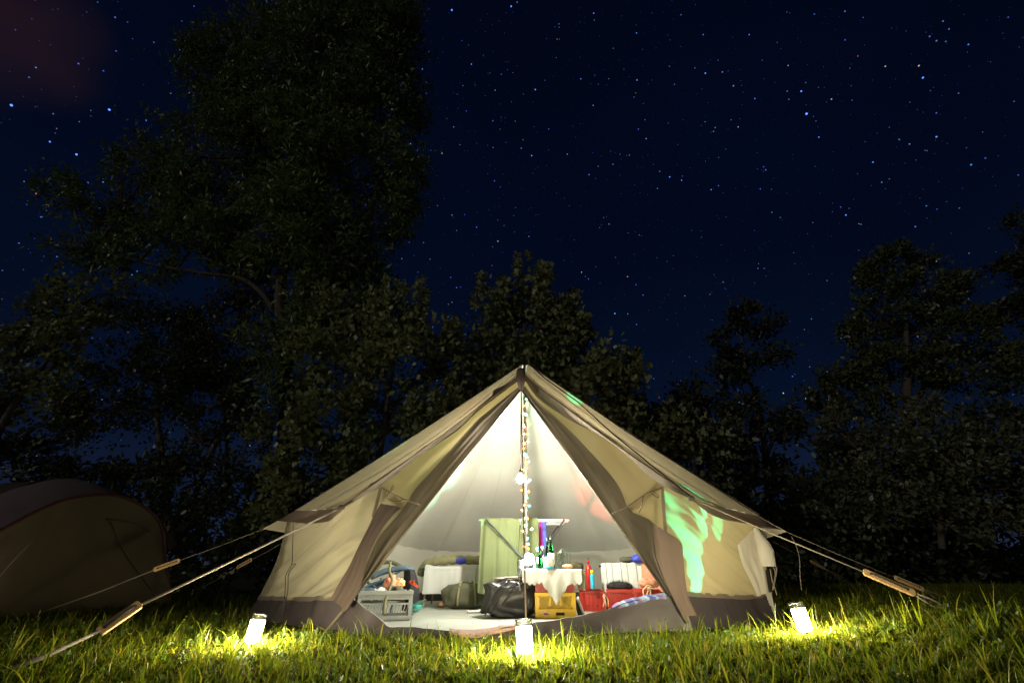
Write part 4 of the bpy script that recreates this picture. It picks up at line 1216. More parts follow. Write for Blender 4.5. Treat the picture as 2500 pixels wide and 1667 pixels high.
st = MB().tube(catmull([at(953, 1372, 5.3), at(951, 1395, 5.2), at(957, 1415, 5.15), at(950, 1440, 5.08), at(940, 1470, 5.0), at(937, 1500, 4.95)], 30), 0.014, 6).build('webbing_strap', M['olive'], smooth=True)
tag(st, 'olive webbing strap hanging over the front of the grey crate', 'strap')
cb0 = at(988, 1393, 5.5)
t = thing('carrier_bag', 'black carrier bag with orange print hanging from the chair', 'bag', cb0)
rows = [[at(986, 1392, 5.52), at(1000, 1391, 5.50), at(1009, 1391, 5.52)], [at(985, 1420, 5.50), at(1002, 1418, 5.44), at(1016, 1420, 5.52)], [at(984, 1450, 5.50), at(1000, 1448, 5.38), at(1020, 1450, 5.50)], [at(981, 1490, 5.50), at(998, 1490, 5.38), at(1019, 1468, 5.50)]]
g = fold(loft(rows, 16, 24), 0.02, 4, seed=5, extra=0.4)
MB().grid(g).build('front', M['bag_black'], t, smooth=True)
MB().grid([[p + V(0, 0.05 + 0.03 * math.sin(3 * k), 0) for k, p in enumerate(r)] for r in g]).build('back', M['bag_black'], t, smooth=True)
zz = [(1001, 1417), (1005, 1424), (1008, 1416), (1011, 1427), (1015, 1428), (1021, 1432)]
for k_, (a, b) in enumerate(zip(zz, zz[1:])):
    MB().bar(at(*a, 5.41), at(*b, 5.41), 0.022, 0.006, up=(0, 1, 0)).build('orange_print', M['orange'], t)
p = at(1003, 1478, 5.4); p.z = FZ + 0.05
o = MB().lathe([(0, 0), (0.042, 0.004), (0.044, 0.10), (0.040, 0.13), (0.018, 0.165), (0.018, 0.19), (0, 0.19)], p, 16, axis=(0.8, -0.2, 0.5)).build('plastic_bottle', M['glass_clear'], smooth=True)
o.location.z = 0.0
tag(o, 'clear plastic bottle on the floor under the black carrier bag', 'bottle')
o = MB().blob(at(1012, 1483, 5.42), (0.06, 0.05, 0.035), nz=0.7, fr=3, seed=5).build('teal_bag', M['teal'], smooth=True)
tag(o, 'crumpled teal bag on the floor by the clear bottle', 'bag')

# --- right: camp bed with striped blanket, red crates, flask, can, pack and blankets
bl, br = at(1468, 1376, 6.25), at(1640, 1362, 5.7)
bzr = 0.50
M['stripe'] = striped('stripe', [(0.0, (0.44, 0.45, 0.42)), (0.40, (0.17, 0.18, 0.16)), (0.46, (0.46, 0.47, 0.43)), (0.80, (0.25, 0.27, 0.24)), (0.88, (0.45, 0.46, 0.41))], 6.5)
d = (br - bl); d.z = 0
dn = V(-d.y, d.x, 0).normalized()
t = thing('camp_bed', 'camp bed with a striped blanket on the right of the tent', 'bed', (bl.x, bl.y, FZ))
for k_ in (0, 0.62):
    MB().tube([V(bl.x, bl.y, bzr) + dn * k_ - d.normalized() * 0.03, V(br.x, br.y, bzr) + dn * k_ + d.normalized() * 0.3], 0.016, 8).build('side_rail', M['dark_steel'], t, smooth=True)
for s in (0.03, 0.95):
    for k_ in (0.02, 0.60):
        q = V(bl.x, bl.y, 0) + d * s + dn * k_
        MB().tube([V(q.x, q.y, FZ), V(q.x, q.y, bzr)], 0.014, 8).build('leg', M['steel'], t)
g = [[V(bl.x, bl.y, bzr + 0.005) + d * (u / 8) + dn * v for u in range(10)] for v in (0, 0.3, 0.62)]
MB().grid(g).build('canvas_bed', M['olive_dark'], t)
rows = []
for v, z in ((0.58, bzr + 0.03), (0.02, bzr + 0.035), (-0.035, bzr), (-0.045, bzr - 0.13), (-0.055, bzr - 0.27)):
    rows.append([V(bl.x, bl.y, z) + d * (0.01 + 0.90 * u / 6) + dn * v + V(0, 0, (-0.10 if (u == 0 and z < bzr - 0.2) else 0)) for u in range(7)])
o = MB().grid(fold(loft(rows, 60, 30), 0.016, 13, seed=11, env=lambda u, v: v)).build('striped_blanket', M['stripe'], smooth=True)
tag(o, 'off-white striped blanket hanging over the right camp bed', 'blanket')
rows = []
for v, z in ((0.4, bzr + 0.05), (0.0, bzr + 0.05), (-0.055, bzr), (-0.07, bzr - 0.15), (-0.09, bzr - 0.26)):
    rows.append([V(bl.x, bl.y, z) + d * (0.60 + 0.36 * u / 4) + dn * v for u in range(5)])
o = MB().grid(fold(loft(rows, 24, 24), 0.03, 5, seed=4, env=lambda u, v: v)).build('peach_blanket', M['peach'], smooth=True)
tag(o, 'peach coloured blanket over the striped one by the right door', 'blanket')
for k_, (px, py, Y, r_, mt, nm, lb_) in enumerate(((1545, 1366, 6.1, (0.16, 0.08, 0.035), 'olive_dark', 'dark_jumper', 'dark folded jumper on top of the striped bed'), (1562, 1363, 5.9, (0.10, 0.07, 0.05), 'blue_cloth', 'blue_jumper', 'blue folded jumper on the striped bed by the door'), (1405, 1382, 6.9, (0.11, 0.1, 0.06), 'olive', 'olive_pillow', 'olive bundle on the bed behind the lace table'))):
    q = at(px, py, Y)
    o = MB().blob(q, r_, nz=0.3, seed=30 + k_).build(nm, M[mt], smooth=True); tag(o, lb_, 'clothes' if k_ < 2 else 'bundle')
for k_, (px, Y, s, rt, lb_) in enumerate(((1446, 6.25, (0.29, 0.26, 0.215), -0.10, 'orange-red crate under the red flask'), (1514, 5.95, (0.29, 0.26, 0.235), -0.16, 'red crate under the striped blanket with black fur on it'), (1580, 5.72, (0.28, 0.26, 0.245), -0.22, 'bright red crate by the right door pole'))):
    q = at(px, 1470, Y)
    crate(lb_, (q.x, q.y, FZ), s, M['plastic_red'], 'ribbed', rot=rt)
cz = FZ + 0.218
q = at(1438, 1430, 6.2)
lid = MB().box((q.x, 6.22, cz + 0.004), (0.27, 0.23, 0.008), rot=-0.10).build('red_tray', M['plastic_dkred'], bevel=0.002)
tag(lid, 'flat red lid on the orange-red crate under the flask', 'tray')
cz += 0.010
t = thing('red_flask', 'tall shiny red metal flask on the orange-red crate', 'flask', (q.x, 6.13, cz))
MB().lathe([(0, 0.001), (0.036, 0.001), (0.040, 0.01), (0.040, 0.20), (0.034, 0.23), (0.016, 0.255), (0.014, 0.27)], (q.x, 6.13, cz), 20).build('flask_body', M['red_paint'], t, smooth=True)
MB().lathe([(0.016, 0.272), (0.018, 0.30), (0.012, 0.305), (0, 0.305)], (q.x, 6.13, cz), 14).build('flask_cap', M['red_paint'], t, smooth=True)
MB().tube(catmull([V(q.x - 0.012, 6.13, cz + 0.30), V(q.x, 6.13, cz + 0.335), V(q.x + 0.012, 6.13, cz + 0.30)], 10), 0.004, 6).build('cap_loop', M['dark_steel'], t, smooth=True)
x2 = at(1446, 1430, 6.1).x
t = thing('spray_can', 'blue spray can with yellow cap beside the red flask', 'spray can', (x2, 6.10, cz))
MB().lathe([(0, 0.001), (0.024, 0.001), (0.025, 0.005), (0.025, 0.145), (0.019, 0.157)], (x2, 6.06, cz), 18).build('can_body', M['cyan_paint'], t, smooth=True)
MB().lathe([(0.020, 0.157), (0.020, 0.195), (0.016, 0.20), (0, 0.20)], (x2, 6.06, cz), 14).build('can_cap', M['yellow_paint'], t, smooth=True)
q = at(1425, 1420, 6.3)
t = thing('camouflage_pack', 'small camouflage rucksack behind the red flask', 'rucksack', (q.x, 6.34, cz))
MB().blob((q.x, 6.34, cz + 0.095), (0.085, 0.07, 0.10), nz=0.3, seed=41, sq=1.4, n=24).build('pack', M['camo'], t, smooth=True)
MB().tube(catmull([V(q.x + 0.06, 6.27, cz + 0.02), V(q.x + 0.09, 6.24, cz + 0.08), V(q.x + 0.05, 6.27, cz + 0.15)], 12), 0.008, 6).build('pack_strap', M['olive_dark'], t, smooth=True)
q = at(1512, 1431, 5.93); 
m = MB().blob(q + V(0, 0, 0.0), (0.14, 0.07, 0.05), nz=0.25, fr=3, seed=2, n=26)
fo = m.build('fur_hat', M['fur'], smooth=True)
tag(fo, 'black fluffy fur hat on the middle red crate', 'hat')
hv = []; hf = []
for i in range(900):
    dd = Vector((random.gauss(0, 1), random.gauss(0, 1), random.gauss(0, 1))).normalized()
    b = q + Vector((dd.x * 0.135, dd.y * 0.068, dd.z * 0.048))
    e = b + (dd + Vector((random.uniform(-.5, .5), random.uniform(-.5, .5), random.uniform(-.5, .2)))).normalized() * random.uniform(0.02, 0.04)
    s = Vector((random.uniform(-1, 1), random.uniform(-1, 1), random.uniform(-1, 1))).normalized() * 0.002
    k = len(hv); hv += [b - s, b + s, e]; hf.append((k, k + 1, k + 2))
h = MB().add(hv, hf).build('fur', M['fur'], fo); h['kind'] = 'stuff'
t = thing('string_bundle', 'peach bundle tied with orange string on the bright red crate', 'bundle', at(1583, 1425, 5.5))
MB().blob(at(1583, 1424, 5.52), (0.10, 0.07, 0.045), nz=0.5, fr=2.6, seed=14, n=24).build('bundle', M['peach'], t, smooth=True)
for pts in ([(1578, 1432), (1570, 1440), (1572, 1455)], [(1580, 1432), (1582, 1442), (1577, 1456)], [(1583, 1432), (1590, 1436), (1596, 1436)], [(1582, 1432), (1588, 1442), (1586, 1456)], [(1575, 1433), (1582, 1428), (1590, 1432)]):
    MB().tube(catmull([at(*p_, 5.42) for p_ in pts], 12), 0.006, 6).build('string_end', M['string'], t, smooth=True)
t = thing('orange_string', 'loose orange string hanging before the middle red crate', 'string', at(1478, 1480, 5.78))
for pts in ([(1472, 1452), (1476, 1466), (1472, 1481)], [(1473, 1452), (1478, 1464), (1480, 1480)], [(1474, 1450), (1484, 1462), (1485, 1480)]):
    MB().tube(catmull([at(*p_, 5.76) for p_ in pts], 12), 0.005, 6).build('string_end', M['string'], t, smooth=True)
M['plaid'] = striped('plaid', [(0.0, (0.10, 0.11, 0.28)), (0.3, (0.24, 0.32, 0.42)), (0.42, (0.13, 0.11, 0.24)), (0.62, (0.30, 0.14, 0.17)), (0.70, (0.16, 0.26, 0.36)), (0.86, (0.36, 0.38, 0.42))], 5.0)
rows = [[at(1494, 1482, 4.72), at(1520, 1468, 4.72), at(1550, 1459, 4.74), at(1590, 1453, 4.78), at(1628, 1449, 4.80)],
        [at(1500, 1484, 4.60), at(1522, 1474, 4.58), at(1552, 1464, 4.60), at(1592, 1457, 4.64), at(1628, 1453, 4.66)],
        [at(1505, 1485, 4.52), at(1528, 1478, 4.50), at(1556, 1470, 4.52), at(1594, 1462, 4.56), at(1628, 1459, 4.58)]]
o = MB().grid(fold(loft(rows, 40, 12), 0.014, 5, seed=7)).build('plaid_blanket', M['plaid'], smooth=True, solid=0.015)
tag(o, 'blue plaid blanket rolled over the sill at the right of the door', 'blanket')
a, b = at(1410, 1458, 5.75), at(1424, 1481, 5.6)
t = thing('leaning_board', 'small white-edged board leaning beside the yellow crate', 'board', (b.x, b.y, FZ))
MB().bar(a, V(b.x, b.y, FZ + 0.005), 0.02, 0.03).build('white_edge', M['white_steel'], t)
MB().bar(a + V(-0.03, 0.01, -0.015), V(b.x - 0.035, b.y + 0.01, FZ + 0.005), 0.05, 0.01).build('dark_face', M['hole_board_dark'], t)
rows = [[at(1098, 1534, 4.10), at(1150, 1538, 4.06), at(1210, 1530, 4.08), at(1262, 1521, 4.15)], [at(1096, 1540, 4.00), at(1152, 1549, 3.92), at(1215, 1538, 3.97), at(1260, 1529, 4.04)], [at(1098, 1546, 3.98), at(1150, 1556, 3.90), at(1215, 1545, 3.95), at(1258, 1535, 4.02)]]
M['rug'] = solid('rug', (0.36, 0.31, 0.25), 0.95, scale=70, c2=(0.24, 0.05, 0.03), var=0.3)
o = MB().grid(fold(loft(rows, 40, 8), 0.008, 6, seed=3)).build('door_rug', M['rug'], smooth=True, solid=0.008)
tag(o, 'thin red patterned rug edge on the groundsheet sill in the doorway', 'rug')
# ------------------------------------------------------------------ grass
def gz_np(x, y):
    s = 0.055 * (np.log1p(np.exp(2.2 * (x - 0.2))) / 2.2)
    s = np.minimum(s, 0.16)
    ins = np.maximum(0, 1 - ((x - 0.17) ** 2 + (y - 5.9) ** 2) / 9.5)
    s = s * (1 - np.minimum(1, ins * 2.5))
    return s + 0.018 * np.sin(1.3 * x + 0.7 * y) * np.sin(0.9 * y - 0.4 * x) * (1 - np.minimum(1, ins * 3)) - 0.01
def smooth_noise(x, y, f, seed):
    a = np.sin(x * f + seed) * np.cos(y * f * 1.3 + seed * 2.1) + 0.6 * np.sin(x * f * 2.3 - y * f * 1.7 + seed * 0.7) + 0.4 * np.cos(y * f * 3.9 + x * f * 0.9 + seed)
    return a / 2.0
def outside_tent(x, y):
    front = ((x - 0.17) / 2.75) ** 2 + ((y - 5.9) / 2.9) ** 2
    door = (np.abs(x) < 1.7) & (y > 4.02 + 0.12 * np.abs(x + 0.2) ** 1.5) & (y < 6)
    return (front > 1.0) & ~door | ((y < 4.55 - 0.0 * x) & ~door)
def blades(n, y0, y1, hmin, hmax, wid, tall=0.0, seg=2, xlim=None, lean=0.35):
    y = np.sqrt(rng.uniform(y0 ** 2, y1 ** 2, n)); x = rng.uniform(-1, 1, n) * (1.28 * y + 0.5)
    if xlim: x = np.clip(x, xlim[0], xlim[1]) + rng.normal(0, 0.02, n)
    k = outside_tent(x, y); x, y = x[k], y[k]; n = len(x)
    # gather into tufts
    x = x + 0.05 * np.sin(x * 31 + y * 17); y = y + 0.05 * np.sin(y * 29 - x * 23)
    k = outside_tent(x, y); x, y = x[k], y[k]; n = len(x)
    nz = smooth_noise(x, y, 2.6, 1.0) * 0.55 + smooth_noise(x, y, 9.0, 4.0) * 0.45
    h = rng.uniform(hmin, hmax, n) * (1 + 0.45 * nz) * np.where(rng.random(n) < tall, rng.uniform(1.5, 2.6, n), 1.0)
    h = np.maximum(h, 0.018)
    z = gz_np(x, y)
    ang = rng.uniform(0, 2 * np.pi, n)
    ln = np.abs(rng.normal(0, lean, n)) + 0.12
    dx, dy = np.cos(ang) * ln, np.sin(ang) * ln
    w = wid * rng.uniform(0.6, 1.35, n)
    sa = ang + np.pi / 2 + rng.normal(0, 0.5, n)
    sx, sy = np.cos(sa) * w / 2, np.sin(sa) * w / 2
    P = []
    ts = np.linspace(0, 1, seg + 1)
    for i, t in enumerate(ts[:-1]):
        cx, cyy, cz = x + dx * h * t * t, y + dy * h * t * t, z + h * t * (1 - 0.25 * t * ln)
        ww = 1 - 0.35 * t
        P.append(np.stack([cx - sx * ww, cyy - sy * ww, cz], 1)); P.append(np.stack([cx + sx * ww, cyy + sy * ww, cz], 1))
    P.append(np.stack([x + dx * h, y + dy * h, z + h * (1 - 0.25 * ln)], 1))
    vp = 2 * seg + 1
    verts = np.stack(P, 1).reshape(-1, 3)
    base = np.arange(n)[:, None] * vp
    loops, sizes = [], []
    pat = []
    for i in range(seg - 1):
        pat += [2 * i, 2 * i + 1, 2 * i + 3, 2 * i + 2]
    pat += [2 * seg - 2, 2 * seg - 1, 2 * seg]
    loops = (base + np.array(pat)[None, :]).ravel()
    sizes = np.tile([4] * (seg - 1) + [3], n)
    return verts, loops, sizes
def join(parts):
    v, l, s, o = [], [], [], 0
    for a, b, c in parts:
        v.append(a); l.append(b + o); s.append(c); o += len(a)
    return np.concatenate(v), np.concatenate(l), np.concatenate(s)
def grass_mat():
    m, nt, out = newmat('grass')
    ge = nt.nodes.new('ShaderNodeNewGeometry'); rp = nt.nodes.new('ShaderNodeValToRGB')
    e = rp.color_ramp.elements
    e[0].position = 0.0; e[0].color = (0.060, 0.115, 0.008, 1); e[1].position = 1.0; e[1].color = (0.26, 0.20, 0.05, 1)
    for q, c in ((0.45, (0.130, 0.175, 0.009, 1)), (0.80, (0.21, 0.220, 0.012, 1)), (0.95, (0.28, 0.24, 0.020, 1))):
        k = e.new(q); k.color = c
    nt.links.new(ge.outputs['Random Per Island'], rp.inputs[0])
    d = nt.nodes.new('ShaderNodeBsdfDiffuse'); t = nt.nodes.new('ShaderNodeBsdfTranslucent'); g = nt.nodes.new('ShaderNodeBsdfGlossy')
    g.inputs['Roughness'].default_value = 0.38; g.inputs[0].default_value = (0.9, 0.9, 0.8, 1)
    nt.links.new(rp.outputs[0], d.inputs[0]); nt.links.new(rp.outputs[0], t.inputs[0])
    mx = nt.nodes.new('ShaderNodeMixShader'); mx.inputs[0].default_value = 0.58
    nt.links.new(d.outputs[0], mx.inputs[1]); nt.links.new(t.outputs[0], mx.inputs[2])
    m2 = nt.nodes.new('ShaderNodeMixShader'); m2.inputs[0].default_value = 0.018
    nt.links.new(mx.outputs[0], m2.inputs[1]); nt.links.new(g.outputs[0], m2.inputs[2])
    nt.links.new(m2.outputs[0], out.inputs[0])
    return m
M['grass'] = grass_mat()
def build_grass():
    pr = [blades(110000, 1.3, 4.6, 0.018, 0.050, 0.0075, 0.04, 2, lean=1.1),
          blades(16000, 1.5, 5.0, 0.05, 0.09, 0.0080, 0.10, 3, lean=0.6),
          blades(50000, 4.6, 7.2, 0.03, 0.075, 0.0085, 0.06, 2, lean=0.7),
          blades(30000, 7.2, 10.5, 0.05, 0.10, 0.014, 0.05, 2)]
    v, l, s = join(pr)
    me = mesh_np('grass', v, l, s); me.materials.append(M['grass'])
    o = bpy.data.objects.new('grass', me); COL.objects.link(o)
    tag(o, 'ragged green lawn lit yellow by the lanterns', kind='stuff')
build_grass()

# clover and fallen leaves low in the grass
def build_clover():
    n = 900
    y = np.sqrt(rng.uniform(1.5 ** 2, 4.9 ** 2, n)); x = rng.uniform(-1, 1, n) * (1.25 * y)
    k = outside_tent(x, y) & (smooth_noise(x, y, 1.7, 9.0) > -0.1); x, y = x[k], y[k]; n = len(x)
    c = np.stack([x, y, gz_np(x, y) + rng.uniform(0.015, 0.05, n)], 1)
    v, l, s = leaves(c, np.tile([0.0, 0.0, 0.35], (n, 1)) + rng.normal(0, 0.3, (n, 3)), np.full(n, 0.05), 6, 0.026, 'oval')
    me = mesh_np('clover', v, l, s); me.materials.append(M['weed'])
    o = bpy.data.objects.new('clover', me); COL.objects.link(o)
    tag(o, 'small round clover leaves low in the lawn', kind='stuff')
# broad-leaved weeds among the grass
M['weed'] = fabric('weed', (0.07, 0.12, 0.02), (0.10, 0.15, 0.02), 0.4, 0.3, 9, island=0.4, gloss=0.04)
def weed(px, py, Y, h, n, wid, label, rr=None):
    r_ = random.Random(int(px * 7 + py))
    p = at(px, py, Y); p.z = ground_z(p.x, p.y)
    t = thing('weed', label, 'plant', p)
    for i in range(n):
        a = r_.uniform(0, 6.28); L = h * r_.uniform(0.65, 1.15); out = r_.uniform(0.25, 0.8)
        d = Vector((math.cos(a), math.sin(a), 0)); s = Vector((-math.sin(a), math.cos(a), 0))
        g = []
        for j in range(6):
            k = j / 5
            c = p + d * (L * out * k ** 1.4) + Vector((0, 0, L * (k - 0.35 * out * k * k)))
            w = wid * math.sin(math.pi * min(0.97, 0.10 + 0.88 * k)) * r_.uniform(0.85, 1.1)
            g.append([c - s * w + V(0, 0, w * 0.25), c - V(0, 0, w * 0.1), c + s * w + V(0, 0, w * 0.25)])
        MB().grid(g).build('leaf', M['weed'], t, smooth=True)
weed(2165, 1530, 3.25, 0.10, 7, 0.020, 'broad-leaved weed left of the tall grass at lower right')
weed(2090, 1536, 3.3, 0.075, 6, 0.018, 'low broad-leaved weed right of the right lantern')
weed(1262, 1640, 2.85, 0.10, 7, 0.016, 'dark weed standing just before the middle lantern')
weed(902, 1610, 2.95, 0.08, 5, 0.018, 'single dark weed in the lawn before the left door pole')
weed(745, 1540, 3.9, 0.09, 5, 0.016, 'leafy weed between left lantern and door pole')
weed(160, 1600, 3.0, 0.07, 6, 0.018, 'low weed under the thick left guy rope')
for k_, (px, py, Y, h, lb_) in enumerate(((2205, 1500, 3.3, 0.24, 'tall grass stalk left in the clump at the right edge'), (2235, 1480, 3.2, 0.26, 'tall grass stalk in the middle of the clump at the right edge'), (2420, 1490, 3.0, 0.30, 'tallest grass stalk by the right edge of the lawn'), (2390, 1500, 2.9, 0.22, 'bent grass stalk beside the tallest one'), (2490, 1490, 2.9, 0.26, 'wide grass stalk cut by the right edge'), (1700, 1560, 3.3, 0.20, 'lone tall grass stalk before the right door pole'), (1352, 1580, 3.3, 0.15, 'slanting grass stalk right of the middle lantern'), (1490, 1560, 3.2, 0.20, 'upright grass stalk before the yellow crate and sill'), (25, 1600, 2.7, 0.22, 'grass stalk by the rope at the left edge'), (110, 1620, 2.7, 0.20, 'grass stalk under the thick rope at lower left'))):
    p = at(px, py, Y); p.z = ground_z(p.x, p.y)
    t = thing('grass_stalk', lb_, 'grass', p)
    r_ = random.Random(k_)
    for i in range(3):
        a = r_.uniform(0, 6.28); ln = r_.uniform(0.1, 0.5)
        d = Vector((math.cos(a), math.sin(a) * 0.4, 0)); s = Vector((1, 0.3, 0)).normalized() * 0.006
        hh = h * r_.uniform(0.6, 1.1)
        g = [[p + d * (hh * ln * k * k / 36) + V(0, 0, hh * k / 6 * (1 - 0.1 * ln)) + s * sg * (1.05 - (k / 6) ** 2) for sg in (-1, 1)] for k in range(7)]
        MB().grid(g).build('blade', M['grass'], t, smooth=True)

# ------------------------------------------------------------------ trees
def leaf_mat(name, c, ct, brown=None):
    m = fabric(name, c, ct, 0.30, 0.35, 1.2, bs=0.0, island=0.6, gloss=0.025)
    return m
M['leaf_willow'] = leaf_mat('leaf_willow', (0.115, 0.160, 0.058), (0.08, 0.11, 0.03))
M['leaf_maple'] = leaf_mat('leaf_maple', (0.185, 0.205, 0.095), (0.11, 0.13, 0.04))
M['leaf_dark'] = leaf_mat('leaf_dark', (0.040, 0.050, 0.025), (0.03, 0.04, 0.015))
M['leaf_silver'] = leaf_mat('leaf_silver', (0.085, 0.095, 0.055), (0.05, 0.07, 0.03))
M['leaf_olive'] = leaf_mat('leaf_olive', (0.070, 0.085, 0.032), (0.05, 0.06, 0.02))
M['leaf_rust'] = leaf_mat('leaf_rust', (0.11, 0.075, 0.035), (0.08, 0.05, 0.02))
M['bark'] = solid('bark', (0.055, 0.042, 0.032), 0.9, var=0.45, scale=18, bs=0.9, bscale=25)
SHAPES = {'narrow': np.array([(0, 0), (0.35, 0.16), (1, 0), (0.35, -0.16)]),
          'oval': np.array([(0, 0), (0.30, 0.26), (0.75, 0.20), (1, 0), (0.75, -0.20), (0.30, -0.26)]),
          'maple': np.array([(0, 0), (0.22, 0.46), (0.45, 0.22), (0.72, 0.40), (1, 0), (0.72, -0.40), (0.45, -0.22), (0.22, -0.46)])}
def unit(a):
    return a / np.maximum(np.linalg.norm(a, axis=1, keepdims=True), 1e-6)
def leaves(twig_c, twig_d, twig_l, per, size, shape, droop=0.0):
    n = len(twig_c)
    k = rng.uniform(0.0, 1.0, (n, per))
    c = twig_c[:, None, :] + twig_d[:, None, :] * (k * twig_l[:, None])[:, :, None] + rng.normal(0, 1, (n, per, 3)) * (twig_l[:, None, None] * 0.20)
    c = c.reshape(-1, 3)
    N = len(c)
    a = np.repeat(twig_d, per, 0) * 0.7 + rng.normal(0, 0.7, (N, 3)); a[:, 2] -= droop; a = unit(a)
    b = unit(np.cross(a, rng.normal(0, 1, (N, 3)) + np.array([0, -0.3, 0.9])))
    nn = np.cross(a, b)
    s = size * rng.uniform(0.6, 1.35, N)
    sh = SHAPES[shape]
    v = c[:, None, :] + (a[:, None, :] * sh[None, :, :1] + b[:, None, :] * sh[None, :, 1:]) * s[:, None, None] + nn[:, None, :] * (-(sh[None, :, 0:1] - 0.3) ** 2 * 0.25 * s[:, None, None])
    m = len(sh)
    return v.reshape(-1, 3), np.arange(N * m), np.full(N, m)
def tree(name, label, stems, bl, mat, shape='oval', size=0.11, dens=1.0, per=14, droop=0.0, twig=0.45, cat='tree', Ydef=11.0, fill=2.2, group=None, spires=()):
    """stems: lists of (px, py, Y, radius); bl: crown lobes (px, py, rx, ry[, Y]) measured in the photograph and set at distance Y"""
    st = [[(at(x, y, Y), r) for x, y, Y, r in s] for s in stems]
    base = st[0][0][0].copy(); base.z = ground_z(base.x, base.y)
    t = thing(name, label, cat, base, group)
    wood = MB()
    nodes = []
    for s in st:
        pts = catmull([p for p, _ in s], 8 * len(s))
        rs = np.interp(np.linspace(0, 1, len(pts)), np.linspace(0, 1, len(s)), [r for _, r in s])
        pts = [p + Vector((mnoise.noise(p * 0.8), mnoise.noise(p * 0.8 + V(9, 0, 0)), 0)) * 0.08 for p in pts]
        wood.tube(pts, list(map(float, rs)), 9)
        nodes += pts[len(pts) // 4:]
    C_, D_, L_ = [], [], []
    for b in bl:
        x, y, rx, ry = b[:4]; Y = b[4] if len(b) > 4 else Ydef
        c = at(x, y, Y)
        sx = abs(at(x + rx, y, Y).x - at(x - rx, y, Y).x) / 2
        sz = abs(at(x, y - ry, Y).z - at(x, y + ry, Y).z) / 2
        sy = min(1.6, (sx + sz) / 2 * 0.8)
        nt_ = int(dens * 100 * (sx * sz + sx * sy + sy * sz) / 3 + 10)
        # sprays of foliage: small clumps spread through the lobe, more of them near its skin
        nk = max(5, nt_ // 15)
        kd = unit(rng.normal(0, 1, (nk, 3))); kr = rng.uniform(0.10, 1, nk) ** (1 / fill)
        kc = kd * (kr * rng.uniform(0.62, 1.36, nk))[:, None]
        which = rng.integers(0, nk, nt_)
        loc = kc[which] + rng.normal(0, 1, (nt_, 3)) * np.array([0.15, 0.16, 0.11])[None] * rng.uniform(0.6, 1.5, nk)[which][:, None]
        d = unit(kd[which] + 0.6 * unit(loc - kc[which] + 1e-6))
        p = np.array(c)[None] + loc * np.array([sx, sy, sz])[None] * 0.90
        dirs = unit(d * 0.7 + rng.normal(0, 0.40, (nt_, 3)) + np.array([0, 0, 0.30]))
        C_.append(p); D_.append(dirs); L_.append(twig * rng.uniform(0.5, 1.4, nt_))
        # a limb to the lobe and some branchlets inside it
        q = min(nodes, key=lambda n_: (n_ - c).length + 1.2 * max(0, n_.z - c.z))
        dist = (c - q).length
        mid = q.lerp(c, 0.5) + V(0, 0, -0.06 * dist)
        limb = catmull([q, mid, c], 9)
        r0 = 0.012 + 0.012 * dist
        wood.tube(limb, [r0 * (1 - 0.65 * i / 8) for i in range(9)], 6, cap=False)
        for i in range(0, nt_, max(1, nt_ // 12)):
            e = Vector(p[i])
            wood.tube([limb[4 + i % 5], limb[4 + i % 5].lerp(e, 0.55) + V(0, 0, 0.05), e], [0.016, 0.010, 0.005], 4, cap=False)
    for (x, y, Y, h) in spires:        # leading shoots that stand out of the crown
        c = at(x, y, Y)
        for i in range(13):
            k = i / 12
            C_.append(np.array([c - V(0, 0, h * k)]) + rng.normal(0, 0.05 + 0.10 * k, (1, 3))); D_.append(unit(np.array([[0.4 * math.sin(i * 2.2), 0.4 * math.cos(i * 2.2), 0.8]]))); L_.append(np.array([h * 0.28 + 0.15 * k]))
        wood.tube([c - V(0, 0, h * 1.6), c], [0.018, 0.005], 4, cap=False)
    wood.build('trunk', M['bark'], t, smooth=True)
    C_, D_, L_ = np.concatenate(C_), np.concatenate(D_), np.concatenate(L_)
    keep = C_[:, 2] > 0.1
    v, l, s = leaves(C_[keep], D_[keep], L_[keep], per, size, shape, droop)
    me = mesh_np('crown', v, l, s); me.materials.append(M[mat])
    o = bpy.data.objects.new('crown', me); link(o, t); o['kind'] = 'stuff'
    return t

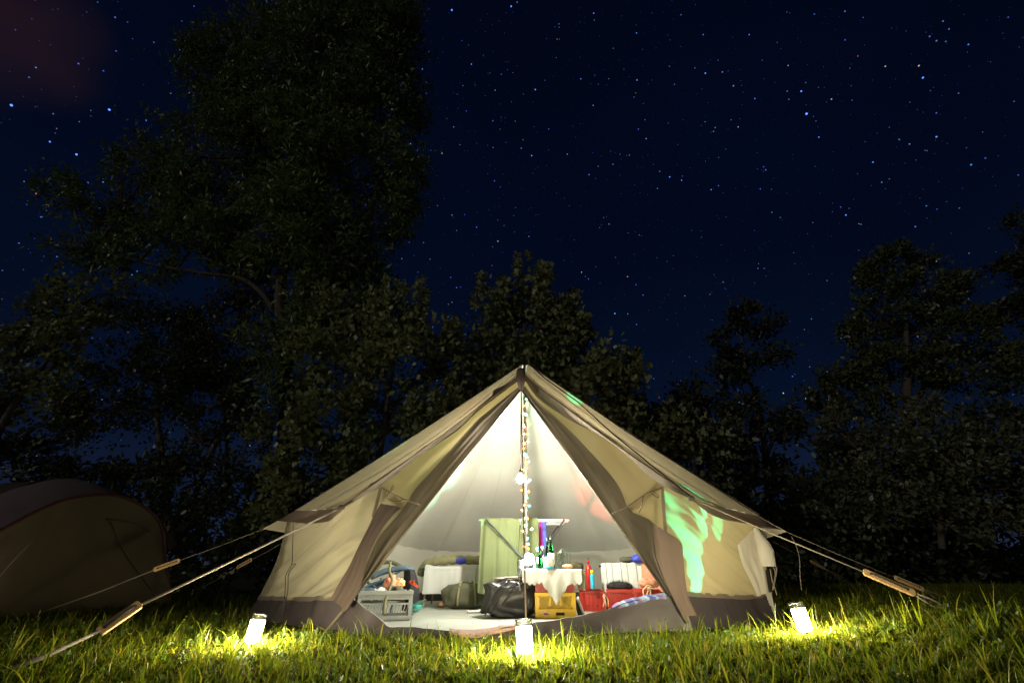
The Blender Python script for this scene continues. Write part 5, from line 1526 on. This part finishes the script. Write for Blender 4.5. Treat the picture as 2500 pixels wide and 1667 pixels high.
build_clover()
tree('tall_willow', 'tall narrow-leaved tree towering behind the bell tent on the left',
     [[(705, 1330, 11.6, 0.30), (700, 1000, 11.5, 0.24), (692, 850, 11.4, 0.17), (684, 730, 11.2, 0.14), (692, 650, 11.1, 0.12), (725, 560, 11.0, 0.11), (740, 430, 10.8, 0.09), (790, 250, 10.6, 0.07), (830, 60, 10.4, 0.05), (845, -120, 10.2, 0.03)],
      [(705, 900, 11.6, 0.14), (728, 780, 11.5, 0.13), (748, 690, 11.5, 0.11), (765, 560, 11.4, 0.09), (800, 420, 11.3, 0.06), (880, 300, 11.2, 0.04)],
      [(668, 755, 11.2, 0.09), (640, 715, 11.1, 0.065), (580, 678, 11.0, 0.05), (480, 665, 10.9, 0.04), (370, 645, 10.8, 0.04), (230, 610, 10.7, 0.02)],
      [(700, 620, 11.1, 0.06), (682, 480, 11.0, 0.05), (670, 380, 10.9, 0.04), (640, 300, 10.8, 0.025)]],
     [(850, -110, 150, 150, 10.3), (860, 60, 150, 120, 10.4), (960, 80, 50, 110, 10.6), (735, 30, 70, 70, 10.6), (625, 55, 26, 22, 10.5), (700, 150, 120, 90, 10.6), (560, 110, 60, 45, 10.6), (540, 170, 70, 70, 10.6), (540, 265, 70, 60, 10.6), (640, 260, 120, 90, 10.8), (800, 230, 170, 130, 10.8), (940, 230, 85, 130, 10.9),
      (560, 370, 100, 70, 10.8), (690, 400, 160, 110, 11.0), (860, 400, 150, 110, 11.0), (980, 420, 60, 110, 11.0), (370, 365, 45, 25, 10.7), (430, 405, 80, 45, 10.7), (350, 440, 55, 45, 10.8), (470, 480, 120, 60, 10.9), (170, 468, 42, 24, 10.6), (240, 500, 62, 38, 10.7), (300, 545, 70, 45, 10.8),
      (175, 612, 52, 26, 10.6), (250, 610, 60, 38, 10.7), (360, 575, 90, 45, 10.8), (500, 560, 110, 55, 11.0), (640, 530, 120, 70, 11.1), (800, 540, 130, 80, 11.2), (940, 530, 70, 75, 11.2), (400, 670, 40, 20, 10.9), (520, 640, 50, 28, 11.0), (850, 625, 85, 50, 11.2), (910, 680, 40, 25, 11.2), (790, 690, 70, 60, 11.4), (600, 600, 60, 30, 11.2), (660, 640, 40, 40, 11.5), (720, 560, 80, 55, 10.3), (700, 460, 90, 70, 10.2), (740, 340, 110, 80, 10.0), (640, 860, 70, 60, 10.6), (740, 800, 60, 60, 10.7), (690, 950, 70, 70, 10.5), (760, 720, 50, 50, 10.8), (650, 590, 70, 40, 10.5), (800, 760, 80, 60, 11.0), (870, 740, 55, 50, 11.2), (730, 670, 55, 40, 11.7), (610, 700, 40, 30, 11.6), (585, 640, 60, 30, 11.2), (830, 850, 70, 60, 11.4), (790, 640, 90, 60, 10.8)],
     'leaf_willow', 'narrow', 0.20, dens=1.05, per=15, droop=0.25, twig=0.55)
tree('leaning_maple', 'slanting maple at the far left edge behind the dome tent',
     [[(-60, 1180, 9.6, 0.08), (0, 1050, 9.8, 0.07), (60, 950, 10.0, 0.055), (150, 830, 10.2, 0.035), (170, 740, 10.4, 0.02)], [(30, 1005, 9.9, 0.025), (80, 990, 9.9, 0.02), (140, 975, 10, 0.01)]],
     [(122, 730, 34, 42, 10.4), (230, 730, 62, 40, 10.4), (190, 790, 100, 45, 10.4), (60, 830, 40, 28, 10.2), (20, 860, 50, 45, 10.0), (110, 880, 80, 60, 10.2), (30, 960, 60, 60, 10.0), (160, 960, 90, 60, 10.4), (40, 1080, 80, 70, 10.2), (-60, 980, 80, 120, 10)],
     'leaf_maple', 'maple', 0.115, dens=1.1, per=12, spires=((125, 690, 10.4, 0.7), (62, 800, 10.2, 0.5)))
tree('left_hawthorn', 'dense dark bush between the dome tent and the tall tree',
     [[(420, 1340, 10.6, 0.09), (400, 1150, 10.5, 0.07), (380, 960, 10.5, 0.05), (360, 830, 10.5, 0.02)], [(440, 1300, 10.6, 0.06), (540, 1050, 10.5, 0.05), (600, 860, 10.6, 0.02)]],
     [(340, 800, 90, 50), (400, 850, 110, 70), (290, 900, 90, 60), (520, 880, 90, 70), (250, 1000, 90, 70), (210, 1130, 100, 90), (420, 960, 90, 60), (400, 1010, 60, 40), (480, 940, 60, 50), (530, 990, 80, 60), (470, 1070, 60, 50), (300, 1160, 110, 70), (470, 1180, 110, 80), (590, 1130, 80, 90), (620, 1000, 60, 60), (380, 1260, 130, 60), (560, 1270, 110, 70), (60, 1150, 110, 70)],
     'leaf_dark', 'oval', 0.105, dens=1.9, per=12, Ydef=10.4)
tree('rusty_hazel', 'thin brownish tree below the long limb of the tall tree',
     [[(560, 1200, 12.2, 0.06), (545, 950, 12.2, 0.05), (520, 800, 12.2, 0.03), (505, 740, 12.2, 0.012)]],
     [(475, 770, 34, 30), (540, 760, 50, 45), (600, 800, 60, 60), (520, 840, 80, 50), (580, 730, 30, 28), (640, 720, 40, 40)],
     'leaf_rust', 'oval', 0.13, dens=0.6, per=11, Ydef=12.0)
tree('round_maple', 'maple with pale leafy tips left of the tent peak',
     [[(900, 1330, 10.4, 0.10), (930, 1100, 10.3, 0.08), (955, 900, 10.2, 0.05), (975, 760, 10.2, 0.015)]],
     [(960, 790, 70, 45), (1000, 840, 80, 60), (1075, 850, 45, 50), (900, 830, 60, 70), (930, 910, 90, 70), (1040, 930, 70, 55), (850, 930, 80, 80), (960, 1010, 110, 60), (800, 1040, 90, 80), (900, 1110, 120, 70), (760, 1150, 110, 80), (700, 1060, 60, 80), (650, 1190, 80, 80), (1050, 1000, 60, 50), (820, 780, 60, 60), (760, 860, 60, 80)],
     'leaf_maple', 'maple', 0.115, dens=1.5, per=13, Ydef=10.2, spires=((942, 700, 10.2, 0.8), (982, 705, 10.2, 0.8), (1028, 705, 10.2, 0.9), (1100, 800, 10.2, 0.5), (1118, 845, 10.1, 0.4)))
tree('peak_maple', 'maple rising straight above the tent peak with lit leaves',
     [[(1290, 1330, 10.8, 0.10), (1285, 1050, 10.6, 0.07), (1280, 850, 10.5, 0.04), (1273, 660, 10.4, 0.01)], [(1290, 950, 10.6, 0.05), (1335, 800, 10.5, 0.03), (1342, 690, 10.4, 0.01)]],
     [(1275, 745, 45, 45), (1340, 730, 48, 45), (1385, 780, 40, 45), (1215, 765, 30, 40), (1290, 815, 85, 55), (1375, 850, 65, 50), (1210, 830, 45, 45), (1300, 890, 100, 50), (1190, 890, 50, 45), (1400, 910, 50, 45), (1150, 950, 60, 50), (1230, 950, 80, 60), (1120, 1000, 60, 50)],
     'leaf_maple', 'maple', 0.125, dens=1.6, per=13, Ydef=10.5, spires=((1272, 632, 10.4, 1.1), (1330, 664, 10.4, 0.9), (1176, 690, 10.3, 0.9), (1230, 690, 10.4, 0.7), (1400, 720, 10.4, 0.8), (1425, 780, 10.4, 0.5)))
tree('right_maple', 'low maple with large pale leaves right of the tent peak',
     [[(1500, 1330, 9.6, 0.07), (1490, 1080, 9.5, 0.05), (1470, 930, 9.4, 0.02)]],
     [(1450, 900, 40, 35, 9.4), (1475, 950, 60, 45, 9.4), (1535, 945, 55, 50), (1590, 1000, 60, 50), (1530, 1020, 80, 55), (1620, 1060, 60, 50), (1600, 1120, 90, 50), (1690, 1120, 60, 50)],
     'leaf_maple', 'maple', 0.13, dens=1.4, per=12, Ydef=9.8, spires=((1462, 862, 9.4, 0.6), (1520, 878, 9.6, 0.6), (1552, 872, 9.8, 0.5)))
tree('slim_poplar', 'slim dark tree standing apart against the sky on the right',
     [[(1880, 1330, 15.5, 0.14), (1868, 1120, 15.4, 0.11), (1840, 960, 15.2, 0.08), (1815, 860, 15.1, 0.05), (1800, 760, 15, 0.02)], [(1868, 1120, 15.4, 0.07), (1900, 1040, 15.4, 0.04)]],
     [(1775, 775, 26, 32), (1815, 790, 50, 40), (1880, 790, 16, 30), (1770, 850, 45, 45), (1850, 855, 55, 50), (1800, 895, 70, 35), (1790, 960, 40, 50), (1850, 1000, 30, 50), (1900, 1030, 45, 45), (1930, 1060, 40, 40), (1770, 1050, 70, 60), (1820, 1130, 80, 60)],
     'leaf_dark', 'oval', 0.16, dens=0.85, per=12, Ydef=15.2)
tree('hedge_bush', 'black bush behind the right roof edge below the slim tree',
     [[(1720, 1330, 13, 0.08), (1710, 1120, 12.9, 0.05), (1700, 980, 12.8, 0.02)]],
     [(1660, 1000, 60, 50), (1710, 985, 50, 40), (1740, 1070, 80, 60), (1660, 1080, 70, 60), (1830, 1200, 90, 60), (1930, 1250, 90, 70), (1760, 1180, 90, 70), (1990, 1180, 70, 50), (2040, 1300, 100, 70), (1900, 1350, 70, 50), (1940, 1392, 80, 36), (1860, 1300, 60, 60)],
     'leaf_dark', 'oval', 0.15, dens=1.1, per=12, Ydef=12.8)
tree('pale_shrub', 'shrub with pale leaf tips beside the right roof slope',
     [[(1700, 1330, 10.0, 0.05), (1690, 1150, 9.9, 0.035), (1680, 1040, 9.8, 0.012)]],
     [(1675, 1050, 34, 32), (1720, 1085, 45, 40), (1765, 1060, 25, 35), (1700, 1140, 60, 50), (1790, 1150, 50, 60)],
     'leaf_silver', 'oval', 0.13, dens=0.9, per=12, Ydef=9.8, spires=((1668, 1012, 9.8, 0.4), (1772, 1038, 9.8, 0.4)))
tree('big_ash', 'big rounded tree on the right with olive leaves',
     [[(2230, 1340, 15.2, 0.22), (2225, 1100, 15.1, 0.18), (2215, 900, 15, 0.12), (2210, 720, 15, 0.05)], [(2225, 1000, 15.1, 0.10), (2320, 860, 15, 0.06)], [(2225, 1050, 15.1, 0.10), (2130, 900, 15, 0.05)]],
     [(2170, 655, 60, 35), (2250, 645, 60, 35), (2130, 700, 50, 40), (2220, 720, 100, 55), (2320, 720, 70, 55), (2150, 790, 80, 50), (2080, 800, 34, 34), (2260, 810, 110, 60), (2370, 800, 60, 60), (2110, 870, 60, 40), (2200, 900, 110, 55), (2330, 910, 100, 60), (2090, 960, 70, 50), (2000, 930, 20, 30), (2020, 990, 50, 50), (2140, 1020, 90, 60), (2420, 900, 60, 80)],
     'leaf_olive', 'oval', 0.145, dens=1.1, per=12, Ydef=15.0)
tree('edge_spruce', 'black tall tree cut off by the right edge of the picture',
     [[(2560, 1340, 17, 0.25), (2540, 900, 17, 0.18), (2520, 650, 17, 0.10), (2510, 540, 17, 0.03)]],
     [(2500, 550, 34, 30), (2480, 610, 40, 35), (2460, 665, 46, 36), (2520, 690, 60, 60), (2490, 760, 70, 60), (2560, 600, 50, 90), (2520, 860, 80, 80), (2570, 760, 60, 90)],
     'leaf_dark', 'oval', 0.17, dens=0.7, per=12, Ydef=17.0)
tree('silver_willow', 'silvery-leaved shrub on the right under the big rounded tree',
     [[(2300, 1340, 10.8, 0.07), (2290, 1180, 10.7, 0.05), (2280, 1040, 10.6, 0.015)], [(2300, 1300, 10.8, 0.05), (2420, 1120, 10.7, 0.02)], [(2300, 1300, 10.8, 0.05), (2120, 1120, 10.8, 0.02)]],
     [(2275, 1030, 30, 40), (2250, 1090, 60, 45), (2320, 1110, 60, 40), (2410, 1075, 60, 40), (2480, 1095, 55, 50), (2130, 1100, 90, 50), (2060, 1060, 60, 60), (2180, 1170, 100, 55), (2330, 1190, 110, 55), (2460, 1190, 80, 60), (2100, 1240, 100, 60), (2260, 1270, 130, 60), (2430, 1290, 120, 70), (2560, 1150, 60, 120)],
     'leaf_silver', 'oval', 0.115, dens=1.6, per=12, Ydef=10.7, spires=((2276, 985, 10.6, 0.5), (2370, 1060, 10.6, 0.4)))
tree('dark_thicket', 'black undergrowth along the lawn edge on the right', 
     [[(2200, 1400, 12, 0.06), (2190, 1330, 12, 0.04)]],
     [(2000, 1390, 110, 40), (2140, 1395, 110, 40), (2280, 1395, 110, 40), (2420, 1395, 110, 40), (2540, 1395, 110, 40), (1980, 1260, 80, 60, 11.6), (2100, 1230, 100, 60, 11.6), (2230, 1200, 110, 60, 11.6), (2370, 1210, 110, 60, 11.6), (2480, 1220, 90, 60, 11.6), (2160, 1130, 80, 50, 12.6), (2330, 1100, 90, 50, 12.6), (2460, 1020, 80, 60, 12.6), (2050, 1130, 70, 50, 12.6), (1960, 1330, 70, 60), (2000, 1340, 110, 60), (2140, 1340, 120, 60), (2280, 1350, 120, 60), (2420, 1350, 120, 60), (2560, 1330, 100, 80)],
     'leaf_dark', 'oval', 0.16, dens=1.6, per=12, Ydef=12.2, cat='bush')
tree('left_thicket', 'black undergrowth between the dome tent and the bell tent', 
     [[(520, 1420, 11, 0.06), (510, 1340, 11, 0.04)]],
     [(440, 1390, 90, 40), (540, 1395, 90, 40), (640, 1390, 80, 40), (430, 1330, 100, 50), (530, 1340, 100, 60), (640, 1330, 90, 60), (720, 1240, 80, 60), (300, 1310, 100, 50)],
     'leaf_dark', 'oval', 0.15, dens=1.7, per=12, Ydef=11.0, cat='bush')

# ------------------------------------------------------------------ stars, far out on the dome of the sky
def build_stars():
    Rr = 1500.0
    n = 15000
    d = unit(rng.normal(0, 1, (n * 2, 3))); d = d[d[:, 2] > 0.02][:n]
    n = len(d)
    mag = rng.random(n) ** 7
    size = (0.00048 + 0.0007 * mag)
    bright = 0.055 + 0.5 * mag + 0.12 * (rng.random(n) < 0.15)
    cols = np.stack([0.06 + 0.16 * rng.random(n), 0.14 + 0.24 * rng.random(n), np.ones(n)], 1)
    w = rng.random(n) < 0.08; cols[w] = (0.95, 0.93, 0.85)
    r_ = rng.random(n) < 0.02; cols[r_] = (1.0, 0.3, 0.2)
    big = [(1103, 25, 1.0), (1248, 16, 0.9), (1307, 219, 0.8), (1969, 278, 1.2), (1956, 223, 0.9), (2253, 190, 0.9), (267, 268, 1.1), (28, 257, 1.1), (187, 377, 1.0), (122, 346, 0.8), (1635, 432, 0.8), (1722, 179, 0.8), (1298, 380, 0.8), (2065, 525, 0.8), (2286, 334, 0.8), (2131, 396, 0.7), (1999, 335, 0.7), (1501, 765, 0.9), (1736, 463, 0.7), (1664, 440, 0.7), (1605, 460, 0.6), (1672, 722, 0.6), (252, 444, 0.7), (252, 436, 0.5), (59, 443, 0.5), (1151, 157, 0.7), (1035, 672, 0.7), (357, 294, 0.6), (417, 228, 0.6), (88, 165, 0.6), (2053, 826, 0.7), (995, 760, 0.6), (1094, 773, 0.6), (1742, 321, 0.6), (1418, 193, 0.6), (1829, 85, 0.6), (1554, 81, 0.6), (2364, 109, 0.6), (335, 662, 0.6), (1570, 720, 0.6)]
    bd, bs_, bb = [], [], []
    for x, y, k in big:
        X, f, u = ray(x, y); bd.append(np.array([X, f, u]) / math.sqrt(X * X + f * f + u * u)); bs_.append(0.00145 * k); bb.append(1.4 * k)
    d = np.concatenate([d, np.array(bd)]); size = np.concatenate([size, bs_]); bright = np.concatenate([bright, bb])
    cols = np.concatenate([cols, np.tile([0.10, 0.26, 1.0], (len(big), 1))])
    a = unit(np.cross(d, np.array([[0.0, 0.0, 1.0]]))); b = np.cross(d, a)
    k = 6
    V_ = []
    for i in range(k):
        an = 2 * math.pi * i / k
        V_.append(d * Rr + (a * math.cos(an) + b * math.sin(an)) * (size * Rr)[:, None])
    v = np.stack(V_, 1).reshape(-1, 3)
    N = len(d)
    me = mesh_np('stars', v, np.arange(N * k), np.full(N, k))
    at_ = me.attributes.new('star_light', 'FLOAT_COLOR', 'FACE')
    c4 = np.concatenate([cols * bright[:, None], np.ones((N, 1))], 1).astype(np.float32)
    at_.data.foreach_set('color', c4.ravel())
    m, nt, out = newmat('starlight')
    e = nt.nodes.new('ShaderNodeEmission'); an = nt.nodes.new('ShaderNodeAttribute'); an.attribute_name = 'star_light'
    nt.links.new(an.outputs['Color'], e.inputs[0]); e.inputs[1].default_value = 1.3
    nt.links.new(e.outputs[0], out.inputs[0]); m.cycles.emission_sampling = 'NONE'
    me.materials.append(m)
    o = bpy.data.objects.new('stars', me); COL.objects.link(o)
    tag(o, 'countless small blue-white stars in the night sky', kind='stuff')
build_stars()
